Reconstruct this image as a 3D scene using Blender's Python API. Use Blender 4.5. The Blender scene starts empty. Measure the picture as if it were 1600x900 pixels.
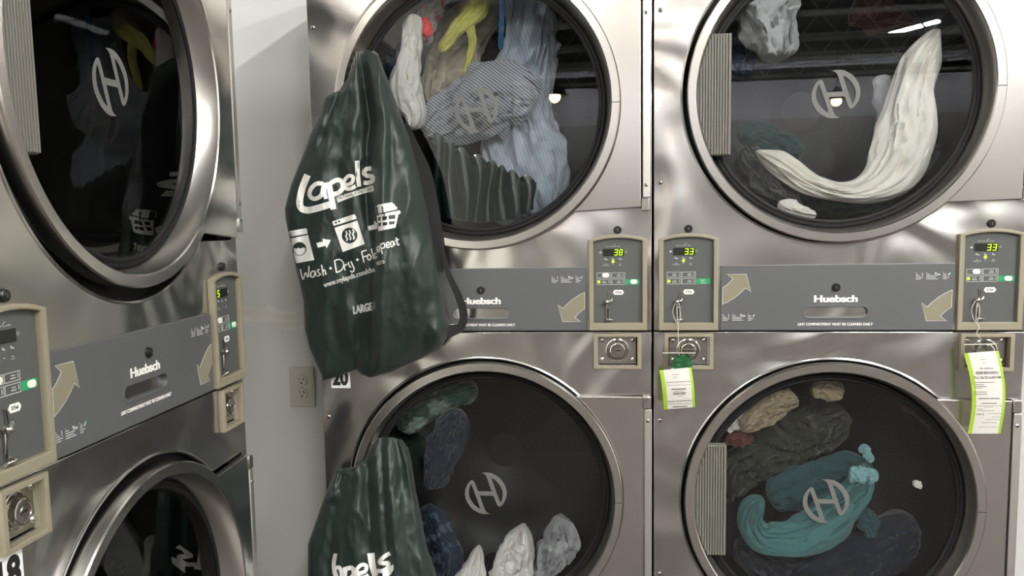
import bpy, bmesh, math, random
from math import sin, cos, pi, radians, sqrt
from mathutils import Vector, Matrix, noise
from mathutils.bvhtree import BVHTree
random.seed(7)
SC = bpy.context.scene
COL = SC.collection
# ------------------------------------------------------------------ camera
YAW, PITCH, ROLL = radians(7.63400673), radians(-6.33242896), radians(-1.14131028)
CAM = Vector((.29655649, -2.09284337, 1.3287))
FPX = 1393.878; PPX, PPY = 800 - 37.714, 450 + 44.128
fwd = Vector((-sin(YAW) * cos(PITCH), cos(YAW) * cos(PITCH), sin(PITCH)))
_r = Vector((cos(YAW), sin(YAW), 0)); _u = _r.cross(fwd)
RIGHT = cos(ROLL) * _r + sin(ROLL) * _u; UP = -sin(ROLL) * _r + cos(ROLL) * _u
cd = bpy.data.cameras.new('camera'); cam = bpy.data.objects.new('camera', cd); COL.objects.link(cam)
m3 = Matrix((RIGHT, UP, -fwd)).transposed()
cam.matrix_world = Matrix.Translation(CAM) @ m3.to_4x4()
cd.sensor_width = 36; cd.lens = FPX / 1600 * 36
cd.shift_x = 37.714 / 1600; cd.shift_y = 44.128 / 1600; cd.clip_start = .02
SC.camera = cam
# ------------------------------------------------------------------ exposure, world
SC.view_settings.view_transform = 'Standard'; SC.view_settings.look = 'None'
SC.view_settings.gamma = 1; SC.view_settings.use_curve_mapping = False
SC.view_settings.exposure = 0.06
try:
    SC.cycles.use_denoising = True; SC.cycles.max_bounces = 10; SC.cycles.transparent_max_bounces = 16
    SC.cycles.sample_clamp_indirect = 6
except Exception: pass
W_ = bpy.data.worlds.new('world'); SC.world = W_; W_.use_nodes = True
W_.node_tree.nodes['Background'].inputs[0].default_value = (.9, .93, 1, 1)
W_.node_tree.nodes['Background'].inputs[1].default_value = .3
LAMP_NEAR = 185.0; LAMP_FAR = 218.0; PENDANT = 60.0; FILL_WALL = 82.0
# ------------------------------------------------------------------ materials
def s2l(c):
    return tuple(((v / 255 + .055) / 1.055) ** 2.4 if v > 10 else v / 255 / 12.92 for v in c)
def new(name):
    m = bpy.data.materials.new(name); m.use_nodes = True; nt = m.node_tree
    return m, nt, nt.nodes, nt.links, nt.nodes['Principled BSDF']
def mat(name, rgb, rough=.5, metal=0, bump=0, bscale=200, emit=0, spec=.5, var=0, vscale=8, sheen=0, stretch=None):
    m, nt, N, L, P = new(name); c = s2l(rgb)
    P.inputs['Base Color'].default_value = (*c, 1); P.inputs['Roughness'].default_value = rough
    P.inputs['Metallic'].default_value = metal; P.inputs['Specular IOR Level'].default_value = spec
    if sheen: P.inputs['Sheen Weight'].default_value = sheen
    if emit:
        P.inputs['Emission Color'].default_value = (*c, 1); P.inputs['Emission Strength'].default_value = emit
    g = N.new('ShaderNodeNewGeometry'); src = g.outputs['Position']
    if stretch:
        mp = N.new('ShaderNodeMapping'); mp.inputs['Scale'].default_value = stretch; L.new(src, mp.inputs[0]); src = mp.outputs[0]
    if var:
        n = N.new('ShaderNodeTexNoise'); n.inputs['Scale'].default_value = vscale; n.inputs['Detail'].default_value = 5; L.new(src, n.inputs['Vector'])
        r = N.new('ShaderNodeMapRange'); r.inputs['From Min'].default_value = .3; r.inputs['From Max'].default_value = .7
        r.inputs['To Min'].default_value = 1 - var; r.inputs['To Max'].default_value = 1 + var; L.new(n.outputs[0], r.inputs[0])
        x = N.new('ShaderNodeVectorMath'); x.operation = 'SCALE'; x.inputs[0].default_value = c; L.new(r.outputs[0], x.inputs['Scale']); L.new(x.outputs[0], P.inputs['Base Color'])
    if bump:
        n = N.new('ShaderNodeTexNoise'); n.inputs['Scale'].default_value = bscale; n.inputs['Detail'].default_value = 4; L.new(src, n.inputs['Vector'])
        b = N.new('ShaderNodeBump'); b.inputs['Strength'].default_value = min(1, bump); b.inputs['Distance'].default_value = .002; L.new(n.outputs[0], b.inputs['Height']); L.new(b.outputs[0], P.inputs['Normal'])
    return m
SCREWS = [(-.386, 1.73), (-.386, 1.349), (-.386, .796), (-.386, .421)]
def steel(name, base=(.63, .62, .60), rough=.21, wave=1.0, dents=True):
    """brushed stainless sheet: fine vertical grain, shallow oil-canning, dimples at the screws"""
    m, nt, N, L, P = new(name)
    P.inputs['Metallic'].default_value = 1; P.inputs['Base Color'].default_value = (*base, 1)
    g = N.new('ShaderNodeNewGeometry'); tc = N.new('ShaderNodeTexCoord')
    mp = N.new('ShaderNodeMapping'); mp.inputs['Scale'].default_value = (420, 420, 14); L.new(g.outputs['Position'], mp.inputs[0])
    n = N.new('ShaderNodeTexNoise'); n.inputs['Scale'].default_value = 1; n.inputs['Detail'].default_value = 3; L.new(mp.outputs[0], n.inputs['Vector'])
    r = N.new('ShaderNodeMapRange'); r.inputs['To Min'].default_value = rough - .03; r.inputs['To Max'].default_value = rough + .03
    L.new(n.outputs[0], r.inputs[0]); P.inputs['Roughness'].default_value = rough
    if wave > .5: L.new(r.outputs[0], P.inputs['Roughness'])
    w = N.new('ShaderNodeTexNoise'); w.inputs['Scale'].default_value = 3.2; w.inputs['Detail'].default_value = 1.0; w.inputs['Distortion'].default_value = 1.2
    L.new(g.outputs['Position'], w.inputs['Vector'])
    h = N.new('ShaderNodeMath'); h.operation = 'MULTIPLY'; h.inputs[1].default_value = .024 * wave; L.new(w.outputs[0], h.inputs[0]); out = h.outputs[0]
    gr = N.new('ShaderNodeMath'); gr.operation = 'MULTIPLY_ADD'; gr.inputs[1].default_value = .0000004; L.new(n.outputs[0], gr.inputs[0]); L.new(out, gr.inputs[2]); out = gr.outputs[0]
    if dents:
        for (u, z) in SCREWS:
            d = N.new('ShaderNodeVectorMath'); d.operation = 'DISTANCE'; d.inputs[1].default_value = (u, 0, z); L.new(tc.outputs['Object'], d.inputs[0])
            e = N.new('ShaderNodeMapRange'); e.interpolation_type = 'SMOOTHERSTEP'; e.inputs['From Min'].default_value = 0; e.inputs['From Max'].default_value = .075
            e.inputs['To Min'].default_value = -.0016; e.inputs['To Max'].default_value = 0; L.new(d.outputs['Value'], e.inputs[0])
            a = N.new('ShaderNodeMath'); a.operation = 'ADD'; L.new(out, a.inputs[0]); L.new(e.outputs[0], a.inputs[1]); out = a.outputs[0]
    b = N.new('ShaderNodeBump'); b.inputs['Strength'].default_value = 1; b.inputs['Distance'].default_value = 1; L.new(out, b.inputs['Height'])
    if wave > .5: L.new(b.outputs[0], P.inputs['Normal'])
    return m
def thin_glass(name, tint=(.945, .955, .955), ior=1.47):
    m = bpy.data.materials.new(name); m.use_nodes = True; N = m.node_tree.nodes; L = m.node_tree.links; N.clear()
    o = N.new('ShaderNodeOutputMaterial'); mx = N.new('ShaderNodeMixShader'); t = N.new('ShaderNodeBsdfTransparent'); g = N.new('ShaderNodeBsdfGlossy'); f = N.new('ShaderNodeFresnel')
    t.inputs[0].default_value = (*tint, 1); g.inputs['Roughness'].default_value = .0; f.inputs[0].default_value = ior
    L.new(f.outputs[0], mx.inputs[0]); L.new(t.outputs[0], mx.inputs[1]); L.new(g.outputs[0], mx.inputs[2]); L.new(mx.outputs[0], o.inputs[0])
    return m
def cloth_mat(name, base, stripes=None, rough=.85, patt=None, sheen=.2):
    """stripes=(rgb, direction, frequency, share); patt=(rgb, scale) blotches"""
    m, nt, N, L, P = new(name); P.inputs['Roughness'].default_value = rough; P.inputs['Sheen Weight'].default_value = sheen
    c = s2l(base); P.inputs['Base Color'].default_value = (*c, 1); g = N.new('ShaderNodeNewGeometry')
    fac = None
    if stripes:
        rgb, dr, fr, sh = stripes
        d = N.new('ShaderNodeVectorMath'); d.operation = 'DOT_PRODUCT'; d.inputs[1].default_value = dr; L.new(g.outputs['Position'], d.inputs[0])
        a = N.new('ShaderNodeMath'); a.operation = 'MULTIPLY'; a.inputs[1].default_value = fr; L.new(d.outputs['Value'], a.inputs[0])
        b = N.new('ShaderNodeMath'); b.operation = 'FRACT'; L.new(a.outputs[0], b.inputs[0])
        k = N.new('ShaderNodeMath'); k.operation = 'LESS_THAN'; k.inputs[1].default_value = sh; L.new(b.outputs[0], k.inputs[0]); fac = k.outputs[0]
    if patt:
        rgb, scl, thr = patt
        n = N.new('ShaderNodeTexNoise'); n.inputs['Scale'].default_value = scl; n.inputs['Detail'].default_value = 2; L.new(g.outputs['Position'], n.inputs['Vector'])
        r = N.new('ShaderNodeMapRange'); r.inputs['From Min'].default_value = thr - .03; r.inputs['From Max'].default_value = thr + .03; L.new(n.outputs[0], r.inputs[0]); fac = r.outputs[0]
    if fac:
        mx = N.new('ShaderNodeMix'); mx.data_type = 'RGBA'; mx.inputs[6].default_value = (*c, 1); mx.inputs[7].default_value = (*s2l(rgb), 1); L.new(fac, mx.inputs[0]); L.new(mx.outputs[2], P.inputs['Base Color'])
    n = N.new('ShaderNodeTexNoise'); n.inputs['Scale'].default_value = 60; n.inputs['Detail'].default_value = 4; L.new(g.outputs['Position'], n.inputs['Vector'])
    b = N.new('ShaderNodeBump'); b.inputs['Strength'].default_value = .5; b.inputs['Distance'].default_value = .004; L.new(n.outputs[0], b.inputs['Height']); L.new(b.outputs[0], P.inputs['Normal'])
    return m
def perforated(name):
    """drum steel with rows of punched holes, laid on the drum's own uv"""
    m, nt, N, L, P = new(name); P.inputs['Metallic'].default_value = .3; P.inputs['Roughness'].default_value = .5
    uv = N.new('ShaderNodeUVMap'); uv.uv_map = 'UVMap'; sp = N.new('ShaderNodeSeparateXYZ'); L.new(uv.outputs[0], sp.inputs[0])
    def mth(op, a, b=None):
        x = N.new('ShaderNodeMath'); x.operation = op
        for i, q in enumerate((a, b)):
            if q is None: continue
            if isinstance(q, (int, float)): x.inputs[i].default_value = q
            else: L.new(q, x.inputs[i])
        return x.outputs[0]
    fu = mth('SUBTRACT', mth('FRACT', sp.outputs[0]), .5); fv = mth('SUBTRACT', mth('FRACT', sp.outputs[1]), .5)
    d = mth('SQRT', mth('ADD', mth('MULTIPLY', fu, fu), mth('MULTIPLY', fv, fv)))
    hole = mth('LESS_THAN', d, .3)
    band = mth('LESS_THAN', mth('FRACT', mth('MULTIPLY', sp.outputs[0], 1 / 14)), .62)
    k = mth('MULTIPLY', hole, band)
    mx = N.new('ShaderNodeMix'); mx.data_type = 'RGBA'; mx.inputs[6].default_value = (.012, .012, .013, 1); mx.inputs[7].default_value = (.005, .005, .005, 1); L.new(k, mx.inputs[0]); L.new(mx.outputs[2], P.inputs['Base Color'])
    return m
M = dict(
    steel=steel('stainless_sheet'), ring=steel('stainless_ring', (.66, .64, .61), .2, .1, False),
    strip=mat('hinge_steel', (196, 194, 188), .38, .9), cone=steel('stainless_cone', (.52, .50, .47), .28, .15, False),
    body=mat('painted_cabinet', (60, 60, 58), .6), black=mat('black_rubber', (12, 12, 12), .6, spec=.25), void=mat('dark_cavity', (8, 8, 8), .8),
    glass=thin_glass('door_glass'), emblem=mat('etched_grey_film', (92, 92, 89), .55),
    rib=mat('ribbed_grey_plastic', (100, 98, 90), .5), bezel=mat('beige_grey_plastic', (132, 125, 106), .45, bump=.15, bscale=900),
    face=mat('grey_overlay', (76, 78, 76), .38), lint=mat('lint_panel_grey', (80, 81, 82), .42, bump=.1, bscale=1200),
    white=mat('white_print', (232, 231, 224), .6), faint=mat('pale_print', (185, 187, 183), .6), tan=mat('tan_print', (122, 117, 97), .6),
    green=mat('green_print', (20, 140, 90), .5), led=mat('lit_led', (190, 255, 30), .4, emit=1.6), digit=mat('lit_digit', (190, 255, 20), .4, emit=1.5),
    disp=mat('display_window', (30, 32, 28), .25), oval=mat('button_cap', (225, 222, 212), .4), chrome=mat('chrome', (215, 213, 208), .12, 1),
    dull=mat('dull_chrome', (170, 168, 162), .28, 1), slot=mat('slot_black', (6, 6, 6), .6), keyh=mat('black_lock', (20, 20, 20), .3),
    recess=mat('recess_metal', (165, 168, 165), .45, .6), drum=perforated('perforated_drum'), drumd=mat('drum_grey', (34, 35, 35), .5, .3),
    sticker=mat('white_sticker', (225, 226, 226), .5), ink=mat('black_ink', (18, 18, 18), .6),
    wall=mat('painted_wall', (222, 222, 221), .7, bump=.12, bscale=160, var=.03, vscale=3), patch=mat('unpainted_patch', (226, 224, 218), .8, var=.1, vscale=14, stretch=(1, 1, 3)),
    plate=mat('ivory_plate', (205, 201, 190), .4), plate2=mat('ivory_socket', (208, 204, 194), .35),
    nylon=mat('green_nylon', (30, 42, 37), .46, bump=1, bscale=38, sheen=.05, spec=.45), strap=mat('black_webbing', (22, 22, 23), .8, bump=.5, bscale=900),
    paper=mat('receipt_paper', (196, 193, 186), .7), lime=mat('lime_stripe', (140, 172, 28), .6), print_=mat('receipt_print', (92, 88, 88), .7), shamrock=mat('green_card', (30, 128, 66), .5),
    clear=thin_glass('clear_plastic', (.93, .93, .92), 1.5), cord=mat('white_string', (205, 200, 190), .6),
    floor=mat('vinyl_floor', (46, 38, 31), .7, var=.12, vscale=1.5), ceil=mat('dark_deck', (112, 114, 117), .8), joist=mat('painted_joist', (205, 207, 208), .6),
    white_wall=mat('white_wall', (225, 222, 214), .7), dark_wall=mat('grey_lower_wall', (138, 136, 131), .5), lampbody=mat('lamp_metal', (60, 60, 60), .5),
    strip_on=mat('lit_strip', (255, 254, 252), .5, emit=LAMP_NEAR), strip_far=mat('lit_strip_far', (255, 254, 252), .5, emit=LAMP_FAR), bulb=mat('lit_bulb', (255, 214, 150), .5, emit=PENDANT),
)
# ------------------------------------------------------------------ mesh helpers
class G:
    """collects pieces of geometry into one mesh"""
    def __init__(s): s.v = []; s.f = []; s.mi = []; s.uv = None
    def add(s, v, f, mi=0):
        o = len(s.v); s.v += [tuple(p) for p in v]; s.f += [tuple(i + o for i in q) for q in f]; s.mi += [mi] * len(f); return s
    def box(s, x0, x1, d0, d1, z0, z1, mi=0):
        y0, y1 = -d1, -d0
        v = [(x0, y0, z0), (x1, y0, z0), (x1, y1, z0), (x0, y1, z0), (x0, y0, z1), (x1, y0, z1), (x1, y1, z1), (x0, y1, z1)]
        return s.add(v, [(3, 2, 1, 0), (4, 5, 6, 7), (0, 1, 5, 4), (1, 2, 6, 5), (2, 3, 7, 6), (3, 0, 4, 7)], mi)
    def lathe(s, prof, cx=0, cz=0, n=128, closed=False, mi=0):
        v = []; f = []; k = len(prof)
        for i in range(n):
            a = 2 * pi * i / n
            for (r, d) in prof: v.append((cx + r * cos(a), -d, cz + r * sin(a)))
        for i in range(n):
            j = (i + 1) % n
            for q in range(k if closed else k - 1):
                q2 = (q + 1) % k
                f.append((i * k + q, j * k + q, j * k + q2, i * k + q2))
        return s.add(v, f, mi)
    def disc(s, cx, cz, r, d0, d1, n=32, mi=0):
        return s.lathe([(1e-5, d0), (r, d0), (r, d1 - r * .08), (r * .92, d1), (1e-5, d1)], cx, cz, n, mi=mi)
    def tube(s, pts, r, n=10, mi=0, flat=1.0):
        pts = [Vector(p) for p in pts]; v = []; f = []
        for i, p in enumerate(pts):
            t = (pts[min(i + 1, len(pts) - 1)] - pts[max(i - 1, 0)]).normalized()
            a = t.cross(Vector((0, 1, 0)));
            if a.length < .1: a = t.cross(Vector((1, 0, 0)))
            a.normalize(); b = t.cross(a)
            for k in range(n):
                q = 2 * pi * k / n; v.append(p + a * r * cos(q) + b * r * flat * sin(q))
        for i in range(len(pts) - 1):
            for k in range(n): f.append((i * n + k, i * n + (k + 1) % n, (i + 1) * n + (k + 1) % n, (i + 1) * n + k))
        f.append(tuple(range(n))[::-1]); f.append(tuple(range((len(pts) - 1) * n, len(pts) * n)))
        return s.add(v, f, mi)
    def mesh(s, name, mats, smooth=30, bevel=0, sub=0):
        me = bpy.data.meshes.new(name); me.from_pydata(s.v, [], s.f)
        for m in mats: me.materials.append(m)
        for p, i in zip(me.polygons, s.mi): p.material_index = i
        bm = bmesh.new(); bm.from_mesh(me); bmesh.ops.recalc_face_normals(bm, faces=bm.faces)
        if bevel:
            bmesh.ops.bevel(bm, geom=[e for e in bm.edges if len(e.link_faces) == 2 and e.calc_face_angle(0) > .6], offset=bevel, segments=2, affect='EDGES', clamp_overlap=True)
        bm.to_mesh(me); bm.free()
        if smooth:
            me.shade_smooth(); me.set_sharp_from_angle(angle=radians(smooth))
        return me
def poly(loops, d0, d1, bevel=0.0):
    """filled 2-D outline (first loop) with holes, in the face plane, between depths d0 and d1 -> (verts, faces)"""
    cu = bpy.data.curves.new('t', 'CURVE'); cu.dimensions = '2D'; cu.fill_mode = 'BOTH'
    cu.extrude = max(1e-5, (d1 - d0) / 2 - bevel); cu.bevel_depth = bevel; cu.bevel_resolution = 1
    if bevel: cu.offset = -bevel
    for lp in loops:
        sp = cu.splines.new('POLY'); sp.points.add(len(lp) - 1); sp.use_cyclic_u = True
        for p, c in zip(sp.points, lp): p.co = (c[0], c[1], 0, 1)
    return curve_out(cu, (d0 + d1) / 2)
def curve_out(cu, dm):
    ob = bpy.data.objects.new('t', cu); COL.objects.link(ob); dg = bpy.context.evaluated_depsgraph_get(); dg.update()
    me = bpy.data.meshes.new_from_object(ob.evaluated_get(dg)); bpy.data.objects.remove(ob); bpy.data.curves.remove(cu)
    v = [(p.co.x, -(p.co.z + dm), p.co.y) for p in me.vertices]; f = [tuple(q.vertices) for q in me.polygons]; bpy.data.meshes.remove(me)
    return v, f
def text(s, x0, x1, z0, z1, d0, th=.0004, bold=0.0, shear=0.0, space=1.0, keep=False):
    """lettering scaled to fill the given box"""
    cu = bpy.data.curves.new('t', 'FONT'); cu.body = s; cu.size = 1; cu.fill_mode = 'BOTH'; cu.extrude = .001; cu.offset = bold; cu.shear = shear; cu.space_character = space; cu.resolution_u = 4
    v, f = curve_out(cu, 0)
    xs = [p[0] for p in v]; zs = [p[2] for p in v]; a, b, c, e = min(xs), max(xs), min(zs), max(zs)
    sx = (x1 - x0) / (b - a); sz = (z1 - z0) / (e - c)
    ys = [p[1] for p in v]; lo, hi = min(ys), max(ys)
    return [(x0 + (p[0] - a) * sx, -(d0 + th * (1 if p[1] < 0 else 0)), z0 + (p[2] - c) * sz) for p in v], f
def fat(s, x0, x1, z0, z1, d, e, space=1.0):
    g = G()
    for k in (-1, -.33, .33, 1):
        for q in (-.35, .35): g.add(*text(s, x0 + e + k * e, x1 - e + k * e, z0 + .35 * e + q * e, z1 - .35 * e + q * e, d, .0004 + .00002 * k + .00001 * q, space=space))
    return g
def rrect(x0, x1, z0, z1, r, n=6):
    out = []
    for cx, cz, a in ((x1 - r, z1 - r, 0), (x0 + r, z1 - r, 90), (x0 + r, z0 + r, 180), (x1 - r, z0 + r, 270)):
        out += [(cx + r * cos(radians(a + 90 * i / n)), cz + r * sin(radians(a + 90 * i / n))) for i in range(n + 1)]
    return out
def arc(cx, cz, r, a0, a1, n): return [(cx + r * cos(radians(a0 + (a1 - a0) * i / n)), cz + r * sin(radians(a0 + (a1 - a0) * i / n))) for i in range(n + 1)]
CACHE = {}
def obj(name, key, fn, parent=None, loc=None, label=None):
    me = CACHE.get(key)
    if me is None: me = CACHE[key] = fn()
    o = bpy.data.objects.new(name, me); COL.objects.link(o)
    if parent: o.parent = parent
    if loc: o.location = loc
    if label: o['label'] = label
    return o
_k = [0]
def uq(): _k[0] += 1; return 'uq%d' % _k[0]
def tag(o, label=None, cat=None, group=None, kind=None):
    for k, v in (('label', label), ('category', cat), ('group', group), ('kind', kind)):
        if v: o[k] = v
    return o
def empty(name, loc=(0, 0, 0), rz=0):
    o = bpy.data.objects.new(name, None); COL.objects.link(o); o.location = loc; o.rotation_euler = (0, 0, rz); o.empty_display_size = .1; return o
# ------------------------------------------------------------------ places: the three dryers' frames
FR = {'M': ((0, 0, .051), 0.0), 'R': ((.80495, -.00903, .051), -.018453), 'L': ((-.45866, -.73776, 0.0), 1.567997)}
def frame(m):
    (x, y, z), a = FR[m]; return Matrix.Translation((x, y, z)) @ Matrix.Rotation(a, 4, 'Z')
def ray(X, Y): return (fwd + RIGHT * ((X - PPX) / FPX) - UP * ((Y - PPY) / FPX))
def px(m, X, Y, d):
    """photo position -> point of dryer m's own frame, d metres in front of its face"""
    F = frame(m); Fi = F.inverted(); c = Fi @ CAM; v = Fi.to_3x3() @ ray(X, Y); t = (-d - c.y) / v.y; return c + v * t
def wpt(m, X, Y, d): return frame(m) @ px(m, X, Y, d)
# ------------------------------------------------------------------ room
def struct(name, g, mats, **k):
    o = obj(name, uq(), lambda: g.mesh(name, mats, smooth=0, **k)); o['kind'] = 'structure'; return o
XL, XR, YB, YF, ZC = -1.42, 6.5, -16.0, .45, 4.1
struct('floor', G().box(XL - .1, XR + .1, -YF - .1, -YB + .1, -.1, 0), [M['floor']])
struct('ceiling', G().box(XL - .1, XR + .1, -YF - .1, -YB + .1, ZC, ZC + .1), [M['ceil']])
struct('wall_front', G().box(XL - .1, XR + .1, -YF - .1, -YF, 0, ZC), [M['wall']])
struct('wall_left', G().box(XL - .1, XL, -YF, -YB, 0, ZC), [M['white_wall']])
struct('wall_right', G().box(XR, XR + .1, -YF, -YB, 0, ZC), [M['white_wall']])
struct('wall_back', G().box(XL, XR, -YB, -YB + .1, 3.1, ZC), [mat('header_paint', (205, 205, 208), .7)])
struct('wall_back_lower', G().box(XL, XR, -YB, -YB + .1, 0, 3.1), [M['dark_wall']])
struct('trim_plinth', G().box(-.41, 1.215, -.44, -.01, 0, .05), [M['body']])
for i in range(9):                                       # open-web roof joists
    y = -1.0 - i * 1.65; g = G()
    for z in (3.98, 3.62): g.box(XL, XR, -y - .03, -y + .03, z, z + .05)
    x = XL; s = 1
    while x < XR - .3:
        a, b = ((3.65, 4.0) if s > 0 else (4.0, 3.65)); g.tube([(x, y, a), (x + .28, y, b)], .012, 6); x += .28; s = -s
    struct('trim_joist', g, [M['joist']])
g = G()
for i in range(62): g.box(XL, XR, i * .26 - .2, i * .26 - .1, ZC - .05, ZC)
struct('trim_deck_ribs', g, [M['ceil']])
def strip_light(x, y, z, L, on, label, ang=0):
    t = tag(empty('strip_light', (x, y, z), ang), label, 'ceiling light', 'strip lights under the roof joists')
    obj('housing', 'sl_h%.1f' % L, lambda: G().box(-.07, .07, -L / 2, L / 2, 0, .06).mesh('housing', [M['joist']], 0, .004), t)
    obj('lamp_tube', 'sl_t%.1f' % L + on, lambda: G().box(-.05, .05, -L / 2 + .02, L / 2 - .02, -.035, -.001).mesh('lamp_tube', [M[on]], 0, .01), t, label='lit tube added to brighten the far wall')
strip_light(2.2, -2.3, 3.55, 2.4, 'strip_on', 'long lit strip light nearest the right-hand dryer')
for x, y, nm in ((1.5, -5.0, 'added lit strip light over the middle of the room'), (4.6, -4.6, 'added lit strip light towards the right wall'), (4.4, -6.4, 'added farther lit strip light by the right wall'), (-.5, -5.4, 'added lit strip light near the left wall')):  # unseen strips added to light the room and brighten the steel
    strip_light(x, y, 3.5, 2.4, 'strip_far', nm)
strip_light(4.05, -11.2, 3.8, .9, 'strip_far', 'short lit strip light in the far half of the room', -.5)
t = tag(empty('added_wall_fill', (2.5, -14.9, 3.75)), 'long light with dark housing, added to brighten the far wall', 'added light')  # unseen light added to brighten the far wall for its reflection
obj('housing', 'ww1', lambda: G().box(-3.6, 3.6, -.03, 0, -.08, .12).mesh('housing', [M['lampbody']], 0), t)
obj('lamp_tube', 'ww2', lambda: G().box(-3.5, 3.5, .005, .04, -.05, .09).mesh('tube', [mat('added_fill_tube', (250, 250, 255), .5, emit=FILL_WALL)], 0), t, label='lit tube added to brighten the far wall')
def pendant(x, y, z, label):
    t = tag(empty('pendant_lamp', (x, y, z)), label, 'lamp', 'hanging warm lamps')
    obj('lamp_shade', 'pd_s', lambda: G().add(*(lambda g: (g.v, g.f))(G())).mesh('x', []) if False else shade_mesh(), t)
    obj('bulb', 'pd_b', lambda: ball(.085, -.02).mesh('bulb', [M['bulb']], 60), t, label='glowing warm bulb')
    obj('cord', 'pd_c%.2f' % z, lambda: G().tube([(0, 0, .2), (0, 0, ZC - z)], .008, 6).mesh('cord', [M['lampbody']]), t)
def revz(prof, n=32):
    g = G(); v = []; f = []; k = len(prof)
    for i in range(n):
        a = 2 * pi * i / n; v += [(r * cos(a), r * sin(a), z) for r, z in prof]
    for i in range(n):
        j = (i + 1) % n; f += [(i * k + q, j * k + q, j * k + q + 1, i * k + q + 1) for q in range(k - 1)]
    return g.add(v, f)
def shade_mesh(): return revz([(1e-4, .22), (.03, .21), (.05, .16), (.09, .13), (.15, .07), (.19, 0), (.185, 0), (.14, .06), (.08, .12), (1e-4, .14)]).mesh('shade', [M['lampbody']], 40)
def ball(r, z0): return revz([(max(1e-4, r * sin(pi * i / 12)), z0 + r * cos(pi * i / 12)) for i in range(13)], 20)
pendant(3.5, -13.3, 3.1, 'warm pendant lamp with dark shade towards the right of the far wall')
pendant(.9, -3.7, 2.9, 'added warm pendant lamp with dark shade nearest the dryers')  # unseen pendant added for warm glints on the steel
pendant(-.45, -11.4, 3.1, 'warm pendant lamp with dark shade towards the left wall')
# ------------------------------------------------------------------ dryers
ZU, ZL_ = 1.5423, .6047
RO, RI, RG = .3296, .308, .339
HP = .2470; TH = math.degrees(math.asin(HP / RG)); UR = .3755
def hole(zc): return arc(0, zc, RG, TH, 360 - TH, 120) + [(UR + .003, zc - HP - .002), (UR + .003, zc + HP + .002)]
def front_mesh(zc, z0, z1):
    def f():
        g = G(); out = [(-.4, z0), (.4, z0), (.4, z1), (-.4, z1)]
        cb = [] if zc > 1 else [[(s * .3225 - .045, .927), (s * .3225 + .045, .927), (s * .3225 + .045, .993), (s * .3225 - .045, .993)] for s in (-1, 1)]
        v, q = poly([out, hole(zc)] + cb, -.012, 0, .0012); g.add(v, q)
        lip = arc(0, zc, RG, TH, 360 - TH, 120)           # rolled lip round the opening
        g.tube([(x, .0005, z) for x, z in lip], .0030, 8)
        return g.mesh('front', [M['steel']], 30)
    return f
def ring_mesh(zc, df, zp):
    def f():
        g = G(); e = .0025
        g.lathe([(RO - .012, -.012), (RO, -.010), (RO, df - e), (RO - e, df), (RI + e, df), (RI, df - e)], 0, zc, 192)
        th = math.degrees(math.asin(HP / (RO + .001)))
        g.add(*poly([arc(0, zc, RO + .001, -th, th, 60) + [(UR, zp + HP), (UR, zp - HP)]], .002, .0155, .0015))
        # return flange of the door skin
        return g.mesh('door', [M['ring']], 30)
    return f
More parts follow.
